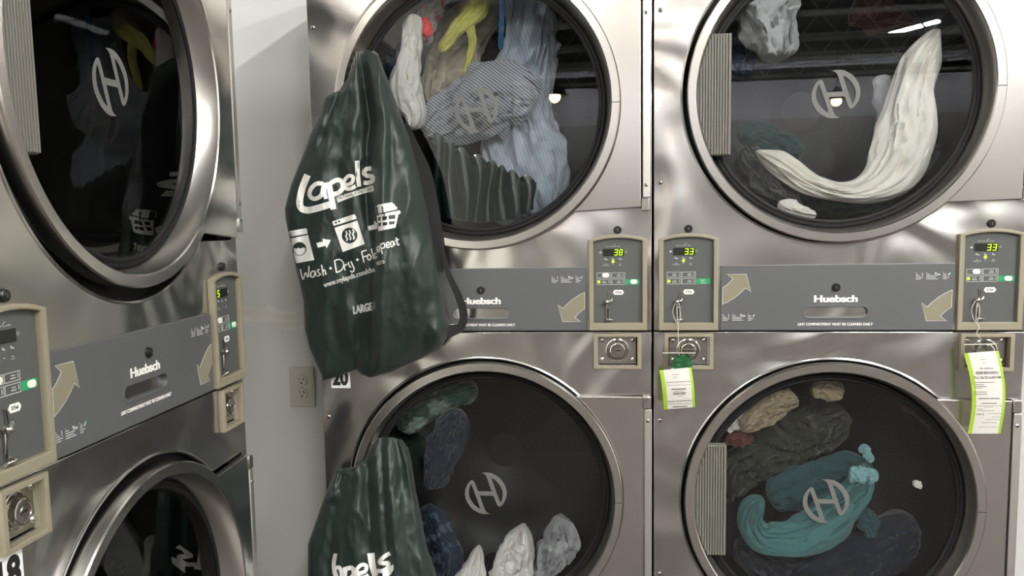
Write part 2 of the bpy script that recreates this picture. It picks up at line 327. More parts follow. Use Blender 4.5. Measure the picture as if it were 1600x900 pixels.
def door(root, m, up, dz, du, dd, handle=True):
    zc = (ZU if up else ZL_) + dz; df = .0289 + dd; k = '%s%d' % (m, up)
    dr = obj('door', 'ring' + k, ring_mesh(zc, df, (ZU if up else ZL_) + max(-.0015, min(.0015, dz))), root, (du, 0, 0), 'round stainless door frame with flat hinge side')
    obj('cone_facing', 'cone' + k, lambda: G().lathe([(RI, df - .0025), (.2985, -.031), (.292, -.034)], 0, zc, 160).mesh('cone', [M['cone']], 60), dr)
    obj('gasket', 'gk' + k, lambda: G().lathe([(.300, -.031), (.2975, -.024), (.2945, -.0195), (.290, -.0195), (.288, -.017), (.284, -.0165), (.281, -.0185), (.2805, -.026), (.29, -.034)], 0, zc, 160, True).mesh('gasket', [M['black']], 50), dr, label='black rubber seal around the glass')
    obj('weld_seam', 'ws' + k, lambda: G().box(RI + .002, RO - .001, df - .0004, df + .0003, zc - .006, zc - .0048).mesh('seam', [M['void']], 0), dr)
    obj('door_glass', 'gl' + k, lambda: G().lathe([(1e-5, -.020), (.286, -.020), (.286, -.0245), (1e-5, -.0245)], 0, zc, 128).mesh('glass', [M['glass']], 30), dr, label='round tinted window')
    def logo():
        L1 = [(400, 165), (440, 157), (500, 155), (560, 165), (620, 195), (665, 225), (710, 275), (745, 330), (768, 390), (774, 440), (770, 510), (745, 575), (715, 620), (690, 648), (662, 658), (640, 648), (625, 625), (608, 580), (578, 500), (552, 435), (510, 310), (492, 255), (480, 220), (460, 190), (430, 172)]
        H1 = [(552, 230), (590, 252), (640, 295), (680, 350), (705, 400), (715, 450), (714, 510), (700, 560), (680, 605), (655, 545), (625, 460), (600, 390), (575, 315), (558, 265)]
        T = lambda P: [((x - 462) * 1.66e-4 - .004, zc - .004 - (y - 465) * 1.70e-4) for x, y in P]
        R = lambda P: [(924 - x, 930 - y) for x, y in P]
        g = G(); g.add(*poly([T(L1), T(H1)], -.0197, -.0190)); g.add(*poly([T(R(L1)), T(R(H1))], -.0197, -.0190))
        g.add(*poly([T([(345, 435), (552, 435), (578, 498), (368, 498)])], -.0196, -.0191))
        return g.mesh('emblem', [M['emblem']], 0)
    obj('emblem', 'em' + k, logo, dr, label='grey stylised letter H emblem on the glass')
    def hnd():
        g = G(); u1, hz, r = -.2335, .132, RI - .001
        ua = -sqrt(r * r - hz * hz); a = math.degrees(math.asin(hz / r))
        g.add(*poly([[(u1, zc + hz)] + arc(0, zc, r, 180 - a, 180 + a, 30) + [(u1, zc - hz)]], -.016, .0135 + dd, .001))
        n = 12
        for i in range(n):
            a0 = u1 - .0014 - (i + 1) * .0061 + .0010; a1 = a0 + .0042
            if a0 < -r + .002: break
            h = min(hz - .0015, sqrt(max(1e-6, r * r - max(abs(a0), abs(a1)) ** 2)) - .001)
            if h > .01: g.add(*poly([[(a0, zc - h), (a1, zc - h), (a1, zc + h), (a0, zc + h)]], .0133 + dd, .0185 + dd, .0006))
        return g.mesh('handle', [M['rib']], 0)
    if handle: obj('door_handle', 'hd' + k, hnd, dr, label='ribbed grey door pull at the left of the window')
    def hinge():
        g = G(); g.add(*poly([rrect(.3795, .3965, zc - .217, zc + .217, .002, 2)], .0, .0165, .0012)); return g.mesh('hinge', [M['strip']], 30)
    h = obj('hinge', 'hg' + k, hinge, dr, label='long upright pale metal hinge')
    for s in (-1, 1):
        obj('hinge_block', 'hb%s%d' % (k, s), lambda: G().add(*poly([rrect(.3765, .3945, zc + s * .2335 - .0145, zc + s * .2335 + .0135, .002, 2)], .0, .0185, .0015)).mesh('block', [M['ring']], 30), h)
        obj('screw', 'hs%s%d' % (k, s), lambda: screw(.387, zc + s * .19, .0165, .0045).mesh('screw', [M['dull'], M['slot']], 30), h)
def screw(u, z, d, r):
    return G().lathe([(1e-5, d + r * .55), (r * .5, d + r * .5), (r * .9, d + r * .25), (r, d)], u, z, 20).box(u - r * .35, u + r * .35, d + r * .45, d + r * .6, z - r * .35, z + r * .35, 1)
def keylock(root, u, z, d, r, nm='lock'):
    def f():
        g = G().disc(u, z, r * 1.18, d, d + .002, 32).disc(u, z, r, d, d + .006, 32).disc(u, z, r * .62, d + .005, d + .0068, 24)
        return g.box(u - r * .08, u + r * .08, d + .0068, d + .0072, z - r * .3, z + r * .4, 1).mesh('lock', [M['keyh'], M['dull']], 30)
    return obj(nm, 'kl%.4f%.4f%.4f' % (u, z, d), f, root, label='round black key lock')
SEG = {'3': 'abgcd', '8': 'abcdefg', '5': 'afgcd'}
def digits(txt, x0, z0, w, h, d, key):
    def f():
        g = G(); t = w * .2; sh = .12
        for i, ch in enumerate(txt):
            ox = x0 + i * w * 1.42
            S = {'a': (0, h - t, w, t), 'g': (0, h / 2 - t / 2, w, t), 'd': (0, 0, w, t), 'b': (w - t, h / 2, t, h / 2), 'c': (w - t, 0, t, h / 2), 'f': (0, h / 2, t, h / 2), 'e': (0, 0, t, h / 2)}
            for s in SEG[ch]:
                a, b, c, e = S[s]; P = [(a + .0002, b + .0002), (a + c - .0002, b + .0002), (a + c - .0002, b + e - .0002), (a + .0002, b + e - .0002)]
                g.add(*poly([[(ox + p + q * sh, z0 + q) for p, q in P]], d, d + .0005))
        return g.mesh('digits', [M['digit']], 0)
    return f
def control(root, m, s, txt, caps, pos='r'):
    c = s * .3225; k = '%s%d' % (m, s)
    def out(hw, z0, zt, zm, n=16):
        top = [(c + hw - 2 * hw * i / n, zt + (zm - zt) * (1 - (2 * i / n - 1) ** 2)) for i in range(n + 1)]
        return [(c - hw, z0), (c + hw, z0)] + top
    p = obj('control_panel', 'cp%d' % s, lambda: G().add(*poly([out(.0560, 1.0270, 1.2168, 1.2244)], .0005, .003)).mesh('face', [M['face']], 0), root, label='grey control face in a beige arched frame')
    def bz():
        g = G(); g.add(*poly([out(.0668, 1.0096, 1.2208, 1.2315), out(.0556, 1.0275, 1.2165, 1.2240)], .0, .0135, .002)); return g.mesh('bezel', [M['bezel']], 30)
    obj('bezel', 'bz%d' % s, bz, p, label='beige arched frame')
    d = .0032
    obj('display', 'dp%d' % s, lambda: G().add(*poly([rrect(c - .034, c + .0145, 1.1824, 1.1995, .001)], d - .0002, d + .0008)).mesh('disp', [M['disp']], 0), p)
    if txt: obj('display_digits', 'dg' + k, digits(txt, c - .0085 if pos == 'r' else c - .032, 1.1840, .0078 if len(txt) > 1 else .0078, .0138, d + .0009, k), p, label='lit yellow green digits reading ' + txt)
    def prt():
        g = G()
        for (a, b) in ((-.0285, -.0115), (-.0035, .0065)): g.add(*text('QUANTUM' if a < -.02 else 'CLASSIC', c + a, c + b, 1.2038, 1.2054, d, .0002, .02))
        g.tube([(c - .0035, -d - .0003, 1.2095), (c - .007, -d - .0003, 1.2088), (c - .0092, -d - .0003, 1.2065), (c - .0085, -d - .0003, 1.2045), (c - .0055, -d - .0003, 1.2035)], .0004, 5)
        g.disc(c - .0397, 1.1913, .0023, d, d + .0004, 16)
        g.lathe([(.0019, d), (.0019, d + .0004), (.0024, d + .0004), (.0024, d)], c + .0187, 1.1918, 20)
        for i, (x, a) in enumerate(((-.0271, .0042), (-.0108, .0028), (.0056, .0034))):
            g.box(c + x - a * .8, c + x - a * .2, d, d + .0004, 1.1745, 1.178); g.box(c + x, c + x + a, d, d + .0004, 1.1738, 1.1757)
            g.box(c + x - a * .7, c + x + a * .7, d, d + .0004, 1.1636, 1.1644)
            if i != 1: g.box(c + x - a * (2 if i == 0 else 1), c + x + a * (2 if i == 0 else 1), d, d + .0004, 1.1605, 1.1613)
        for z0, z1 in ((1.1318, 1.1443), (1.1160, 1.1293)):
            for a, b in ((-.0481, -.0158), (-.0142, .0168)):
                g.add(*poly([[(c + a, z0), (c + b, z0), (c + b, z1), (c + a, z1)], [(c + a + .0009, z0 + .0009), (c + b - .0009, z0 + .0009), (c + b - .0009, z1 - .0009), (c + a + .0009, z1 - .0009)]], d, d + .0003))
                zz = (z0 + z1) / 2
                g.box(c + a + .013, c + a + .021, d, d + .0003, zz + .001, zz + .0022); g.box(c + a + .012, c + a + .022, d, d + .0003, zz - .0026, zz - .0012)
                g.box(c + b - .0048, c + b - .0036, d, d + .0003, zz - .003, zz + .0035)
        return g.mesh('print', [M['faint']], 0)
    obj('printed_markings', 'pr%d' % s, prt, p)
    if txt and len(txt) > 1:
        for j, (x, z) in enumerate(((-.0108, 1.1698), (-.0434, 1.123))):
            obj('indicator_light', 'ld%d%d' % (s, j), lambda: G().disc(c + x, z, .0030, d, d + .0012, 20).mesh('led', [M['led']], 0), p, label='lit yellow green lamp')
    def gr():
        g = G(); g.add(*poly([rrect(c + .0183, c + .050, 1.1158, 1.129, .002)], d, d + .0004)); return g.mesh('green', [M['green']], 0)
    gp = obj('start_label', 'gr%d' % s, gr, p, label='green start label')
    def st():
        g = G().add(*text('START', c + .0265, c + .0385, 1.1232, 1.1262, d + .0004, .0002, .03)); g.box(c + .030, c + .034, d, d + .0007, 1.1205, 1.1213); g.box(c + .0275, c + .040, d, d + .0007, 1.118, 1.119); return g.mesh('w', [M['faint']], 0)
    if not caps: obj('lettering', 'st%d' % s, st, gp)
    if caps:
        for j, (x, z) in enumerate(((-.0282, 1.1381), (.0368, 1.1226))):
            obj('push_button', 'pb%d%d' % (s, j), lambda: G().add(*poly([rrect(c + x - .0082, c + x + .0082, z - .0052, z + .0052, .005)], d, d + .003, .001)).mesh('cap', [M['oval']], 30), p, label='off-white oval push button')
    def hx():
        x0, x1, z0, z1 = c - .0115, c + .0143, 1.0925, 1.1038; zm = (z0 + z1) / 2; g = G()
        g.add(*poly([[(x0, zm), (x0 + .004, z0), (x1 - .004, z0), (x1, zm), (x1 - .004, z1), (x0 + .004, z1)]], d, d + .0004)); return g.mesh('hex', [M['white']], 0)
    q = obj('price_label', 'hx%d' % s, hx, p, label='white hexagonal label reading 25 cents')
    obj('lettering', 'h25%d' % s, lambda: G().add(*text('25¢', c - .006, c + .0085, 1.0950, 1.1010, d + .0004, .0003, .02)).mesh('t', [M['ink']], 0), q)
    def slot():
        g = G(); x = c - .018
        g.add(*poly([[(x - .0035, 1.1005), (x + .001, 1.1005), (x + .0032, 1.076), (x - .002, 1.076)]], d, d + .0030), 1)
        g.add(*poly([[(x - .0016, 1.099), (x + .0002, 1.099), (x + .0018, 1.079), (x, 1.079)]], d + .003, d + .0034))
        g.add(*poly([rrect(x - .0090, x - .001, 1.0355, 1.064, .001)], d, d + .002), 1)
        g.add(*poly([rrect(x - .0070, x - .003, 1.038, 1.061, .0008)], d + .002, d + .0024))
        return g.mesh('slot', [M['slot'], M['dull']], 0)
    cs = obj('coin_slot', 'cs%d' % s, slot, p, label='upright coin slot with chrome surround')
    def knob():
        x = c - .0255; g = G().lathe([(1e-5, d + .016), (.003, d + .0155), (.0058, d + .013), (.0068, d + .009), (.006, d + .005), (.0035, d)], x, 1.0765, 24)
        g.tube([(x, -d - .009, 1.076), (x + .004, -d - .01, 1.077), (x + .0105, -d - .008, 1.0795), (x + .0115, -d - .006, 1.083)], .0028, 10)
        g.tube([(x - .005, -d, 1.028), (x - .005, -d - .009, 1.034), (x + .002, -d - .013, 1.0355), (x + .012, -d - .011, 1.0355), (x + .013, -d, 1.036)], .0026, 10)
        g.tube([(x + .001, -d - .003, 1.072), (x - .001, -d - .004, 1.06), (x - .001, -d - .003, 1.045)], .0014, 8)
        return g.mesh('knob', [M['chrome']], 60)
    obj('coin_return_lever', 'kn%d' % s, knob, cs, label='small chrome lever and return cup')
    keylock(root, s * .3224, 1.2424, 0, .0078)
def coinbox(root, m, s, hw=.0555):
    c = s * (.321 if hw > .05 else .3235); k = 'cb%d%.3f' % (s, hw)
    def bz():
        g = G(); g.add(*poly([rrect(c - hw, c + hw, .9185, 1.0022, .001, 2), rrect(c - hw + .0095, c + hw - .0095, .9262, .9940, .0005, 2)], -.0002, .0125, .0015)); g.add(*poly([rrect(c - hw + .0075, c + hw - .0075, .9250, .9952, .001, 2), rrect(c - hw + .0098, c + hw - .0098, .9265, .9937, .0005, 2)], -.030, .002)); return g.mesh('cb', [M['bezel']], 30)
    p = obj('coin_box', k, bz, root, label='beige framed coin box with chrome lock plate')
    def pl(): return G().add(*poly([[(c - hw + .0095, .926), (c + hw - .0095, .926), (c + hw - .0095, .994), (c - hw + .0095, .994)]], -.032, -.0262)).mesh('back', [M['void']], 0)
    obj('recess', k + 'v', pl, p)
    Q = .010
    def cp():
        g = G().add(*poly([rrect(c - .0437, c + .0430, .9290, .9922, .002), arc(c, .9620, .0245, 0, 360, 48)[:-1]], .0008 - Q, .004 - Q, .0006)); return g.mesh('plate', [M['dull']], 30)
    obj('lock_plate', k + 'p', cp, p)
    def lk():
        z = .9615; g = G().lathe([(r_, d_ - Q) for r_, d_ in ((.0275, .004), (.027, .0062), (.0250, .0068), (.0232, .005), (.0228, .001), (.0205, .001), (.0200, .010), (.0175, .016), (.0155, .0165), (.0150, .0155), (1e-5, .0155))], c, z, 64)
        g.disc(c + .001, z, .0062, .0155 - Q, .0162 - Q, 24); g.box(c - .0048, c + .0068, .0161 - Q, .0166 - Q, z - .0013, z + .0013, 1); return g.mesh('lock', [M['chrome'], M['slot']], 40)
    obj('round_lock', k + 'l', lk, p, label='round chrome lock with key slot')
    for j, (x, z) in enumerate(((-.0362, .9850), (.0350, .9856), (.0350, .9395), (-.0362, .9395))):
        obj('bolt', k + 'b%d' % j, lambda: G().lathe([(1e-5, .0075 - Q), (.003, .0072 - Q), (.0053, .0058 - Q), (.0064, .004 - Q)], c + x, z, 20).mesh('bolt', [M['chrome']], 60), p)
def lint(root, m, dz, du):
    D = .006
    def pn():
        zc = 1.0506 + dz; sl = rrect(-.0695 + du, .0725 + du, zc - .0148, zc + .0148, .0148, 12)
        return G().add(*poly([[(-.2500, 1.0092), (.2500, 1.0092), (.2500, 1.1575), (-.2500, 1.1575)], sl], .0, D, .0012)).mesh('lint', [M['lint']], 30)
    p = obj('lint_panel', 'lp%.3f' % dz, pn, root, label='flat grey lint compartment cover')
    def hp():
        zc = 1.0506 + dz; g = G()
        g.add(*poly([rrect(-.0712 + du, .0742 + du, zc - .0160, zc + .0160, .016, 12), rrect(-.0670 + du, .0700 + du, zc - .0118, zc + .0118, .0118, 12)], D - .001, D + .0015, .0008))
        g.add(*poly([rrect(-.0670 + du, .0700 + du, zc - .0118, zc + .0118, .0118, 12)], -.016, -.0155), 1)
        o = rrect(-.0670 + du, .0700 + du, zc - .0118, zc + .0118, .0118, 12); n = len(o)
        g.add([(x, .016, z) for x, z in o] + [(x, -D, z) for x, z in o], [(i, (i + 1) % n, n + (i + 1) % n, n + i) for i in range(n)], 0)
        return g.mesh('pull', [M['lint'], M['recess']], 30)
    obj('recessed_pull', 'hp%.3f' % dz, hp, p, label='long rounded finger pull with bright metal back')
    obj('brand_lettering', 'bl%.3f' % dz, lambda: fat('Huebsch', -.0455 + du, .0484 + du, 1.0727 + dz, 1.0885 + dz, D, .0012, .98).mesh('t', [M['white']], 0), p, label='white lettering reading Huebsch')
    obj('warning_lettering', 'wl%.3f' % dz, lambda: fat('LINT COMPARTMENT MUST BE CLEANED DAILY', -.0795 + du, .0817 + du, 1.0202 + dz, 1.0262 + dz, D, .00022).mesh('t', [M['white']], 0), p, label='white lettering reading LINT COMPARTMENT MUST BE CLEANED DAILY')
    A = [(-.2371, 1.1382), (-.1937, 1.1382), (-.1827, 1.0971), (-.1952, 1.1058), (-.203, 1.0972), (-.2112, 1.0900), (-.219, 1.0838), (-.2268, 1.0787), (-.236, 1.0732), (-.2464, 1.0685), (-.2460, 1.1079), (-.2405, 1.1112), (-.235, 1.1154), (-.2290, 1.1212), (-.2238, 1.1278)]
    B = [(-x, 2.168 - z) for x, z in A]
    def shrink(P, t):
        out = []; n = len(P)
        ar = sum(P[i][0] * P[(i + 1) % n][1] - P[(i + 1) % n][0] * P[i][1] for i in range(n)); sg = 1 if ar > 0 else -1
        for i in range(n):
            a, b, c = Vector(P[i - 1]), Vector(P[i]), Vector(P[(i + 1) % n]); e1 = (b - a).normalized(); e2 = (c - b).normalized()
            n1 = Vector((-e1.y, e1.x)) * sg; n2 = Vector((-e2.y, e2.x)) * sg; mm = (n1 + n2); mm = mm / max(.5, mm.dot(n1) ) ; out.append(tuple(b + mm * t))
        return out
    for j, P in enumerate((A, B)):
        def ar_(P=P): return G().add(*poly([P], D, D + .0003)).add(*poly([shrink(P, .0011)], D + .0003, D + .0005), 1).mesh('arrow', [M['faint'], M['tan']], 0)
        obj('printed_arrow', 'ar%d' % j, ar_, p, label='tan bent arrow pointing %s' % ('up' if j == 0 else 'down'))
    def ins(ox, oz):
        g = G()
        for x, W2, rows in ((0, .016, (.3, .55, .95, .7)), (.0218, .026, (.3, .85, .75, .95)), (.0565, .014, (.5, .5, .9, .6))):
            g.box(ox + x, ox + x + .0012, D, D + .0003, oz + .0145, oz + .0165)
            for i, w in enumerate(rows): g.box(ox + x, ox + x + W2 * w, D, D + .0003, oz + .0113 - i * .0034, oz + .0126 - i * .0034)
        g.box(ox + .0130, ox + .0143, D, D + .0003, oz + .008, oz + .0155); g.box(ox + .0395, ox + .043, D, D + .0003, oz + .0115, oz + .0160); g.box(ox + .044, ox + .0505, D, D + .0003, oz + .010, oz + .0130)
        v, f = poly([[(ox + .066, oz + .0095), (ox + .069, oz + .0095), (ox + .073, oz + .0150), (ox + .070, oz + .0150)]], D, D + .0003); g.add(v, f)
        v, f = poly([[(ox + .0705, oz + .0120), (ox + .0735, oz + .0140), (ox + .0758, oz + .0165), (ox + .0715, oz + .0160)]], D, D + .0004); g.add(v, f, 1)
        return g.mesh('ins', [M['faint'], M['green']], 0)
    obj('instructions', 'in0', lambda: ins(-.2455, 1.0308), p, label='tiny white instruction print with a green tick')
    obj('instructions', 'in1', lambda: ins(.1690, 1.1215), p, label='tiny white instruction print with a green tick')
    keylock(p, .0015 + (.0105 if dz else 0), 1.1061 + dz, D, .0078)
def drum_mesh(zc, depth=.36):
    def f():
        me = bpy.data.meshes.new('drum'); bm = bmesh.new(); uvl = bm.loops.layers.uv.new('UVMap'); n = 96; R = .345
        prof = [(.318, .045, 0), (R, .05, 2), (R, .05 + depth, 26), (.2, .05 + depth + .012, 36), (.05, .05 + depth + .014, 44)]
        vs = [[bm.verts.new((r * cos(2 * pi * i / n), y, zc + r * sin(2 * pi * i / n))) for r, y, _ in prof] for i in range(n)]
        for i in range(n):
            for q in range(len(prof) - 1):
                F = bm.faces.new((vs[i][q], vs[(i + 1) % n][q], vs[(i + 1) % n][q + 1], vs[i][q + 1])); F.smooth = True
                for lp, (a, b) in zip(F.loops, ((i, q), (i + 1, q), (i + 1, q + 1), (i, q + 1))): lp[uvl].uv = (a * 140 / n, prof[b][2])
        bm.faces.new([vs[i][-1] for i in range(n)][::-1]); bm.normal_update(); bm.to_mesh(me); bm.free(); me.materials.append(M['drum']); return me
    return f
def vane(zc, a0):
    def f():
        g = G()
        for _ in (0,):
            a = radians(a0); t = radians(9); R = .343
            v = []
            for y in (.06, .40):
                v += [(R * cos(a - t), y, zc + R * sin(a - t)), (R * .88 * cos(a - t * .35), y, zc + R * .88 * sin(a - t * .35)), (R * .88 * cos(a + t * .35), y, zc + R * .88 * sin(a + t * .35)), (R * cos(a + t), y, zc + R * sin(a + t))]
            g.add(v, [(0, 1, 5, 4), (1, 2, 6, 5), (2, 3, 7, 6), (0, 3, 2, 1), (4, 5, 6, 7)])
        return g.mesh('vane', [M['drumd']], 0, .004)
    return f
def dryer(m, label, up, lo, left, right, dz=0.0, du=0.0, cbw=.0555, extra=()):
    (x, y, z), a = FR[m]; root = tag(empty('stacked_dryer', (x, y, z), a), label, 'tumble dryer', 'stainless double-stack coin dryers')
    def body():
        g = G(); y1 = -.44; g.box(-.4, -.397, y1, -.0122, .0, 1.94); g.box(.397, .4, y1, -.0122, .0, 1.94); g.box(-.397, .397, y1, y1 + .003, .0, 1.94)
        g.box(-.397, .397, y1 + .003, -.0122, 1.937, 1.94); g.box(-.397, .397, y1 + .003, -.0122, .0, .003); g.box(-.397, .397, y1 + .003, -.0122, 1.0035, 1.0095); return g.mesh('body', [M['body']], 0)
    obj('cabinet', 'body', body, root)
    obj('front_panel', 'fpu', front_mesh(ZU, 1.0085, 1.94), root, label='upper stainless front sheet')
    obj('front_panel', 'fpl', front_mesh(ZL_, .03, 1.0045), root, label='lower stainless front sheet')
    for uu in (-1, 1):
        zc = ZU if uu > 0 else ZL_
        obj('door_well', 'dw%d' % uu, lambda: G().lathe([(RG + .004, -.0125), (.345, -.03), (.318, -.034), (.300, -.034), (.300, -.06), (.318, -.045)], 0, zc, 96).box(UR - .040, UR + .02, -.016, -.0125, zc - HP - .01, zc + HP + .01).mesh('well', [M['void']], 30), root)
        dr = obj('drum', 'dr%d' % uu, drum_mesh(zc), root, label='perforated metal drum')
        for a0 in (25, 145, 265): obj('lifting_vane', 'vn%d%d' % (uu, a0), vane(zc, a0), dr)
    door(root, m, 1, *up); door(root, m, 0, *lo)
    lint(root, m, dz, du)
    control(root, m, -1, *left); control(root, m, 1, *right)
    coinbox(root, m, -1, cbw); coinbox(root, m, 1, cbw)
    for j, (u, zz) in enumerate(SCREWS): obj('screw', 'sc%d' % j, lambda: screw(u, zz, 0, .0055).mesh('s', [M['chrome'], M['slot']], 40), root)
    return root
def sticker(root, txt, u0, u1, z0, z1, label):
    s = obj('number_sticker', uq(), lambda: G().add(*poly([rrect(u0, u1, z0, z1, .001, 2)], .0013, .0017)).mesh('st', [M['sticker']], 0), root, label=label)
    w = (u1 - u0); obj('numerals', uq(), lambda: G().add(*text(txt, u0 + w * .08, u1 - w * .10, z0 + .006, z1 - .006, .0018, .0003, .045)).mesh('n', [M['ink']], 0), s)
MD = dryer('M', 'stainless double-stack dryer in the middle, green bags hanging on its two doors', (-.009, 0, .012), (.0022, .0035, 0), ('38', True), ('38', True))
RD = dryer('R', 'stainless double-stack dryer at the right with two receipts hanging from it', (-.0049, .001, .0048), (.0034, -.0002, -.0038), ('33', False), ('33', True))
LD = dryer('L', 'stainless double-stack dryer at the left, turned side-on, with empty dark drums', (.014, .0011, -.010), (-.0056, -.0065, -.0011), ('', True), ('5', True, 'l'), .0127, .0, .0475)
sticker(MD, '20', -.3756, -.327, .868, .920, 'white sticker with black number 20')
sticker(LD, '18', -.3800, -.3265, .862, .918, 'white sticker with black number 18')
# ------------------------------------------------------------------ wall plate
def outlet():
    t = tag(empty('wall_outlet', (-.610, YF - .0005, .8345)), 'ivory duplex electrical outlet on the wall between two dryers', 'outlet')
    obj('cover_plate', 'op', lambda: G().add(*poly([rrect(-.039, .039, -.0605, .0605, .003)], 0, .0055, .002)).mesh('cover', [M['plate']], 30), t)
    for z in (.0195, -.0195):
        def sk():
            g = G(); g.add(*poly([arc(0, z, .0175, 0, 360, 40)[:-1]], .004, .0085, .0008)); return g.mesh('sk', [M['plate2']], 30)
        def sl():
            g = G(); D = .0086
            g.box(-.0078, -.0058, D, D + .0004, z + .0015, z + .0095); g.box(.0048, .0068, D, D + .0004, z + .0015, z + .0095); g.box(.0068, .0108, D, D + .0004, z + .0015, z + .0035)
            g.disc(0, z - .0075, .0028, D, D + .0004, 16); return g.mesh('sl', [M['slot']], 0)
        s = obj('socket', 'sk%.3f' % z, sk, t); obj('socket_slots', 'sl%.3f' % z, sl, s, label='dark slots of the socket')
    obj('screw', 'osc', lambda: screw(0, 0, .0055, .0028).mesh('s', [M['plate2'], M['slot']], 40), t)
outlet()
g = G(); random.seed(3)                                   # unpainted band of plaster across the wall
n = 40; top = [(-1.0 + .6 * i / n, 1.075 + .006 * sin(i * 1.3) + random.uniform(-.004, .004)) for i in range(n + 1)]; bot = [(x, 1.012 + .012 * sin(x * 23) + random.uniform(-.008, .008)) for x, _ in top]
g.add(*poly([bot + top[::-1]], 0, .0012)); t = obj('trim_1', uq(), lambda: g.mesh('patch', [M['patch']], 0), loc=(0, YF, 0)); t['kind'] = 'structure'
# white door at the right-hand end of the row
struct('door_1', G().box(1.216, 2.2, -.06, -.01, .0, 2.1), [mat('door_paint', (178, 177, 173), .5)])
h = obj('door_handle', uq(), lambda: G().tube([(1.255, .01, 1.10), (1.255, -.03, 1.10), (1.247, -.045, 1.095), (1.245, -.05, 1.06), (1.247, -.045, 1.03), (1.255, -.03, 1.02), (1.255, .01, 1.02)], .011, 14).mesh('h', [M['dull']], 60), bpy.data.objects['door_1'])
# ------------------------------------------------------------------ things laid out in photo positions
def interp(P, y):
    if y <= P[0][1]: return P[0][0]
    for (a, b), (c, d) in zip(P, P[1:]):
        if y <= d: return a + (c - a) * (y - b) / (d - b)
    return P[-1][0]
def resamp(P, n):
    L = [0]
    for a, b in zip(P, P[1:]): L.append(L[-1] + math.hypot(b[0] - a[0], b[1] - a[1]))
    out = []; j = 0
    for i in range(n + 1):
        t = L[-1] * i / n
        while j < len(L) - 2 and L[j + 1] < t: j += 1
        k = (t - L[j]) / max(1e-9, L[j + 1] - L[j]); out.append(tuple(P[j][q] + (P[j + 1][q] - P[j][q]) * k for q in range(len(P[0]))))
    return out
def bag_mesh(m, left, right, top, bottom, depth, back, NS=110, NT=150):
    Lp, Rp, Tp, Bp = resamp(left, NT), resamp(right, NT), resamp(top, NS), resamp(bottom, NS)
    g = G(); F = frame(m); V = []
    def pos(i, j):
        s = i / NS; t = j / NT
        P = [(1 - s) * Lp[j][q] + s * Rp[j][q] + (1 - t) * Tp[i][q] + t * Bp[i][q] - ((1 - s) * (1 - t) * Lp[0][q] + s * (1 - t) * Rp[0][q] + (1 - s) * t * Lp[-1][q] + s * t * Rp[-1][q]) for q in (0, 1)]
        return P, s, t
    for side in (0, 1):
        for j in range(NT + 1):
            for i in range(NS + 1):
                (X, Y), s, t = pos(i, j)
                e = min(1, 4.5 * min(s, 1 - s, t * 1.3 + .05, (1 - t) * 1.3)) ; e = sqrt(max(0, 1 - (1 - e) ** 2)) if e < 1 else 1
                b = back(X, Y); d = b + .004 + e * (depth(X, Y, s, t)) if side == 0 else b - .004 * e
                V.append(F @ px(m, X, Y, d))
    n1 = NS + 1; f = []
    for side in (0, 1):
        o = side * n1 * (NT + 1)
        for j in range(NT):
            for i in range(NS):
                q = (o + j * n1 + i, o + j * n1 + i + 1, o + (j + 1) * n1 + i + 1, o + (j + 1) * n1 + i); f.append(q if side == 0 else q[::-1])
    o = n1 * (NT + 1); rim = [i for i in range(n1)] + [j * n1 + NS for j in range(1, NT + 1)] + [NT * n1 + i for i in range(NS - 1, -1, -1)] + [j * n1 for j in range(NT - 1, 0, -1)]
    for a, b in zip(rim, rim[1:] + rim[:1]): f.append((a, o + a, o + b, b))
    g.add(V, f); return g
def ridge(X, Y, P, amp, w, y0=-1e9, y1=1e9, fade=60):
    if Y < y0 - fade or Y > y1 + fade: return 0
    k = 1.0
    if Y < y0: k = (Y - y0 + fade) / fade
    if Y > y1: k = (y1 + fade - Y) / fade
    k = k * k * (3 - 2 * k); d = (X - interp(P, Y)) / w; return amp * k * math.exp(-d * d)
def step(X, Y, P, amp, w): return amp * math.tanh((X - interp(P, Y)) / w)
def wrink(X, Y, sc, amp, seed=0, ax=1.0, ay=.45):
    v = noise.noise(Vector((X / sc * ax, Y / sc * ay, seed))); return amp * (1 - abs(v) * 2.4)
def drape(bvh, X, Y, off=.0007):
    d = ray(X, Y).normalized(); h, nrm, _, _ = bvh.ray_cast(CAM, d)
    return None if h is None else h - d * off
def decal(name, bvh, pieces, mt, parent, label=None, maxlen=5.0):
    """print: flat outlines given in photo positions, laid on the cloth or paper they are printed on"""
    bm = bmesh.new()
    for v, f in pieces:
        vs = [bm.verts.new((a, b, 0)) for a, _, b in v]
        for q in f:
            try: bm.faces.new([vs[i] for i in q])
            except ValueError: pass
    bmesh.ops.triangulate(bm, faces=bm.faces)
    for _ in range(6):
        E_ = [e for e in bm.edges if e.calc_length() > maxlen]
        if not E_: break
        bmesh.ops.subdivide_edges(bm, edges=E_, cuts=1, use_grid_fill=False); bmesh.ops.triangulate(bm, faces=[f for f in bm.faces if len(f.verts) > 3])
    bad = []
    for v in bm.verts:
        h = drape(bvh, v.co.x, -v.co.y)
        if h is None: bad.append(v)
        else: v.co = h
    bmesh.ops.delete(bm, geom=bad, context='VERTS'); me = bpy.data.meshes.new(name); bm.to_mesh(me); bm.free(); me.materials.append(mt)
    o = bpy.data.objects.new(name, me); COL.objects.link(o); o.parent = parent
    if label: o['label'] = label
    return o
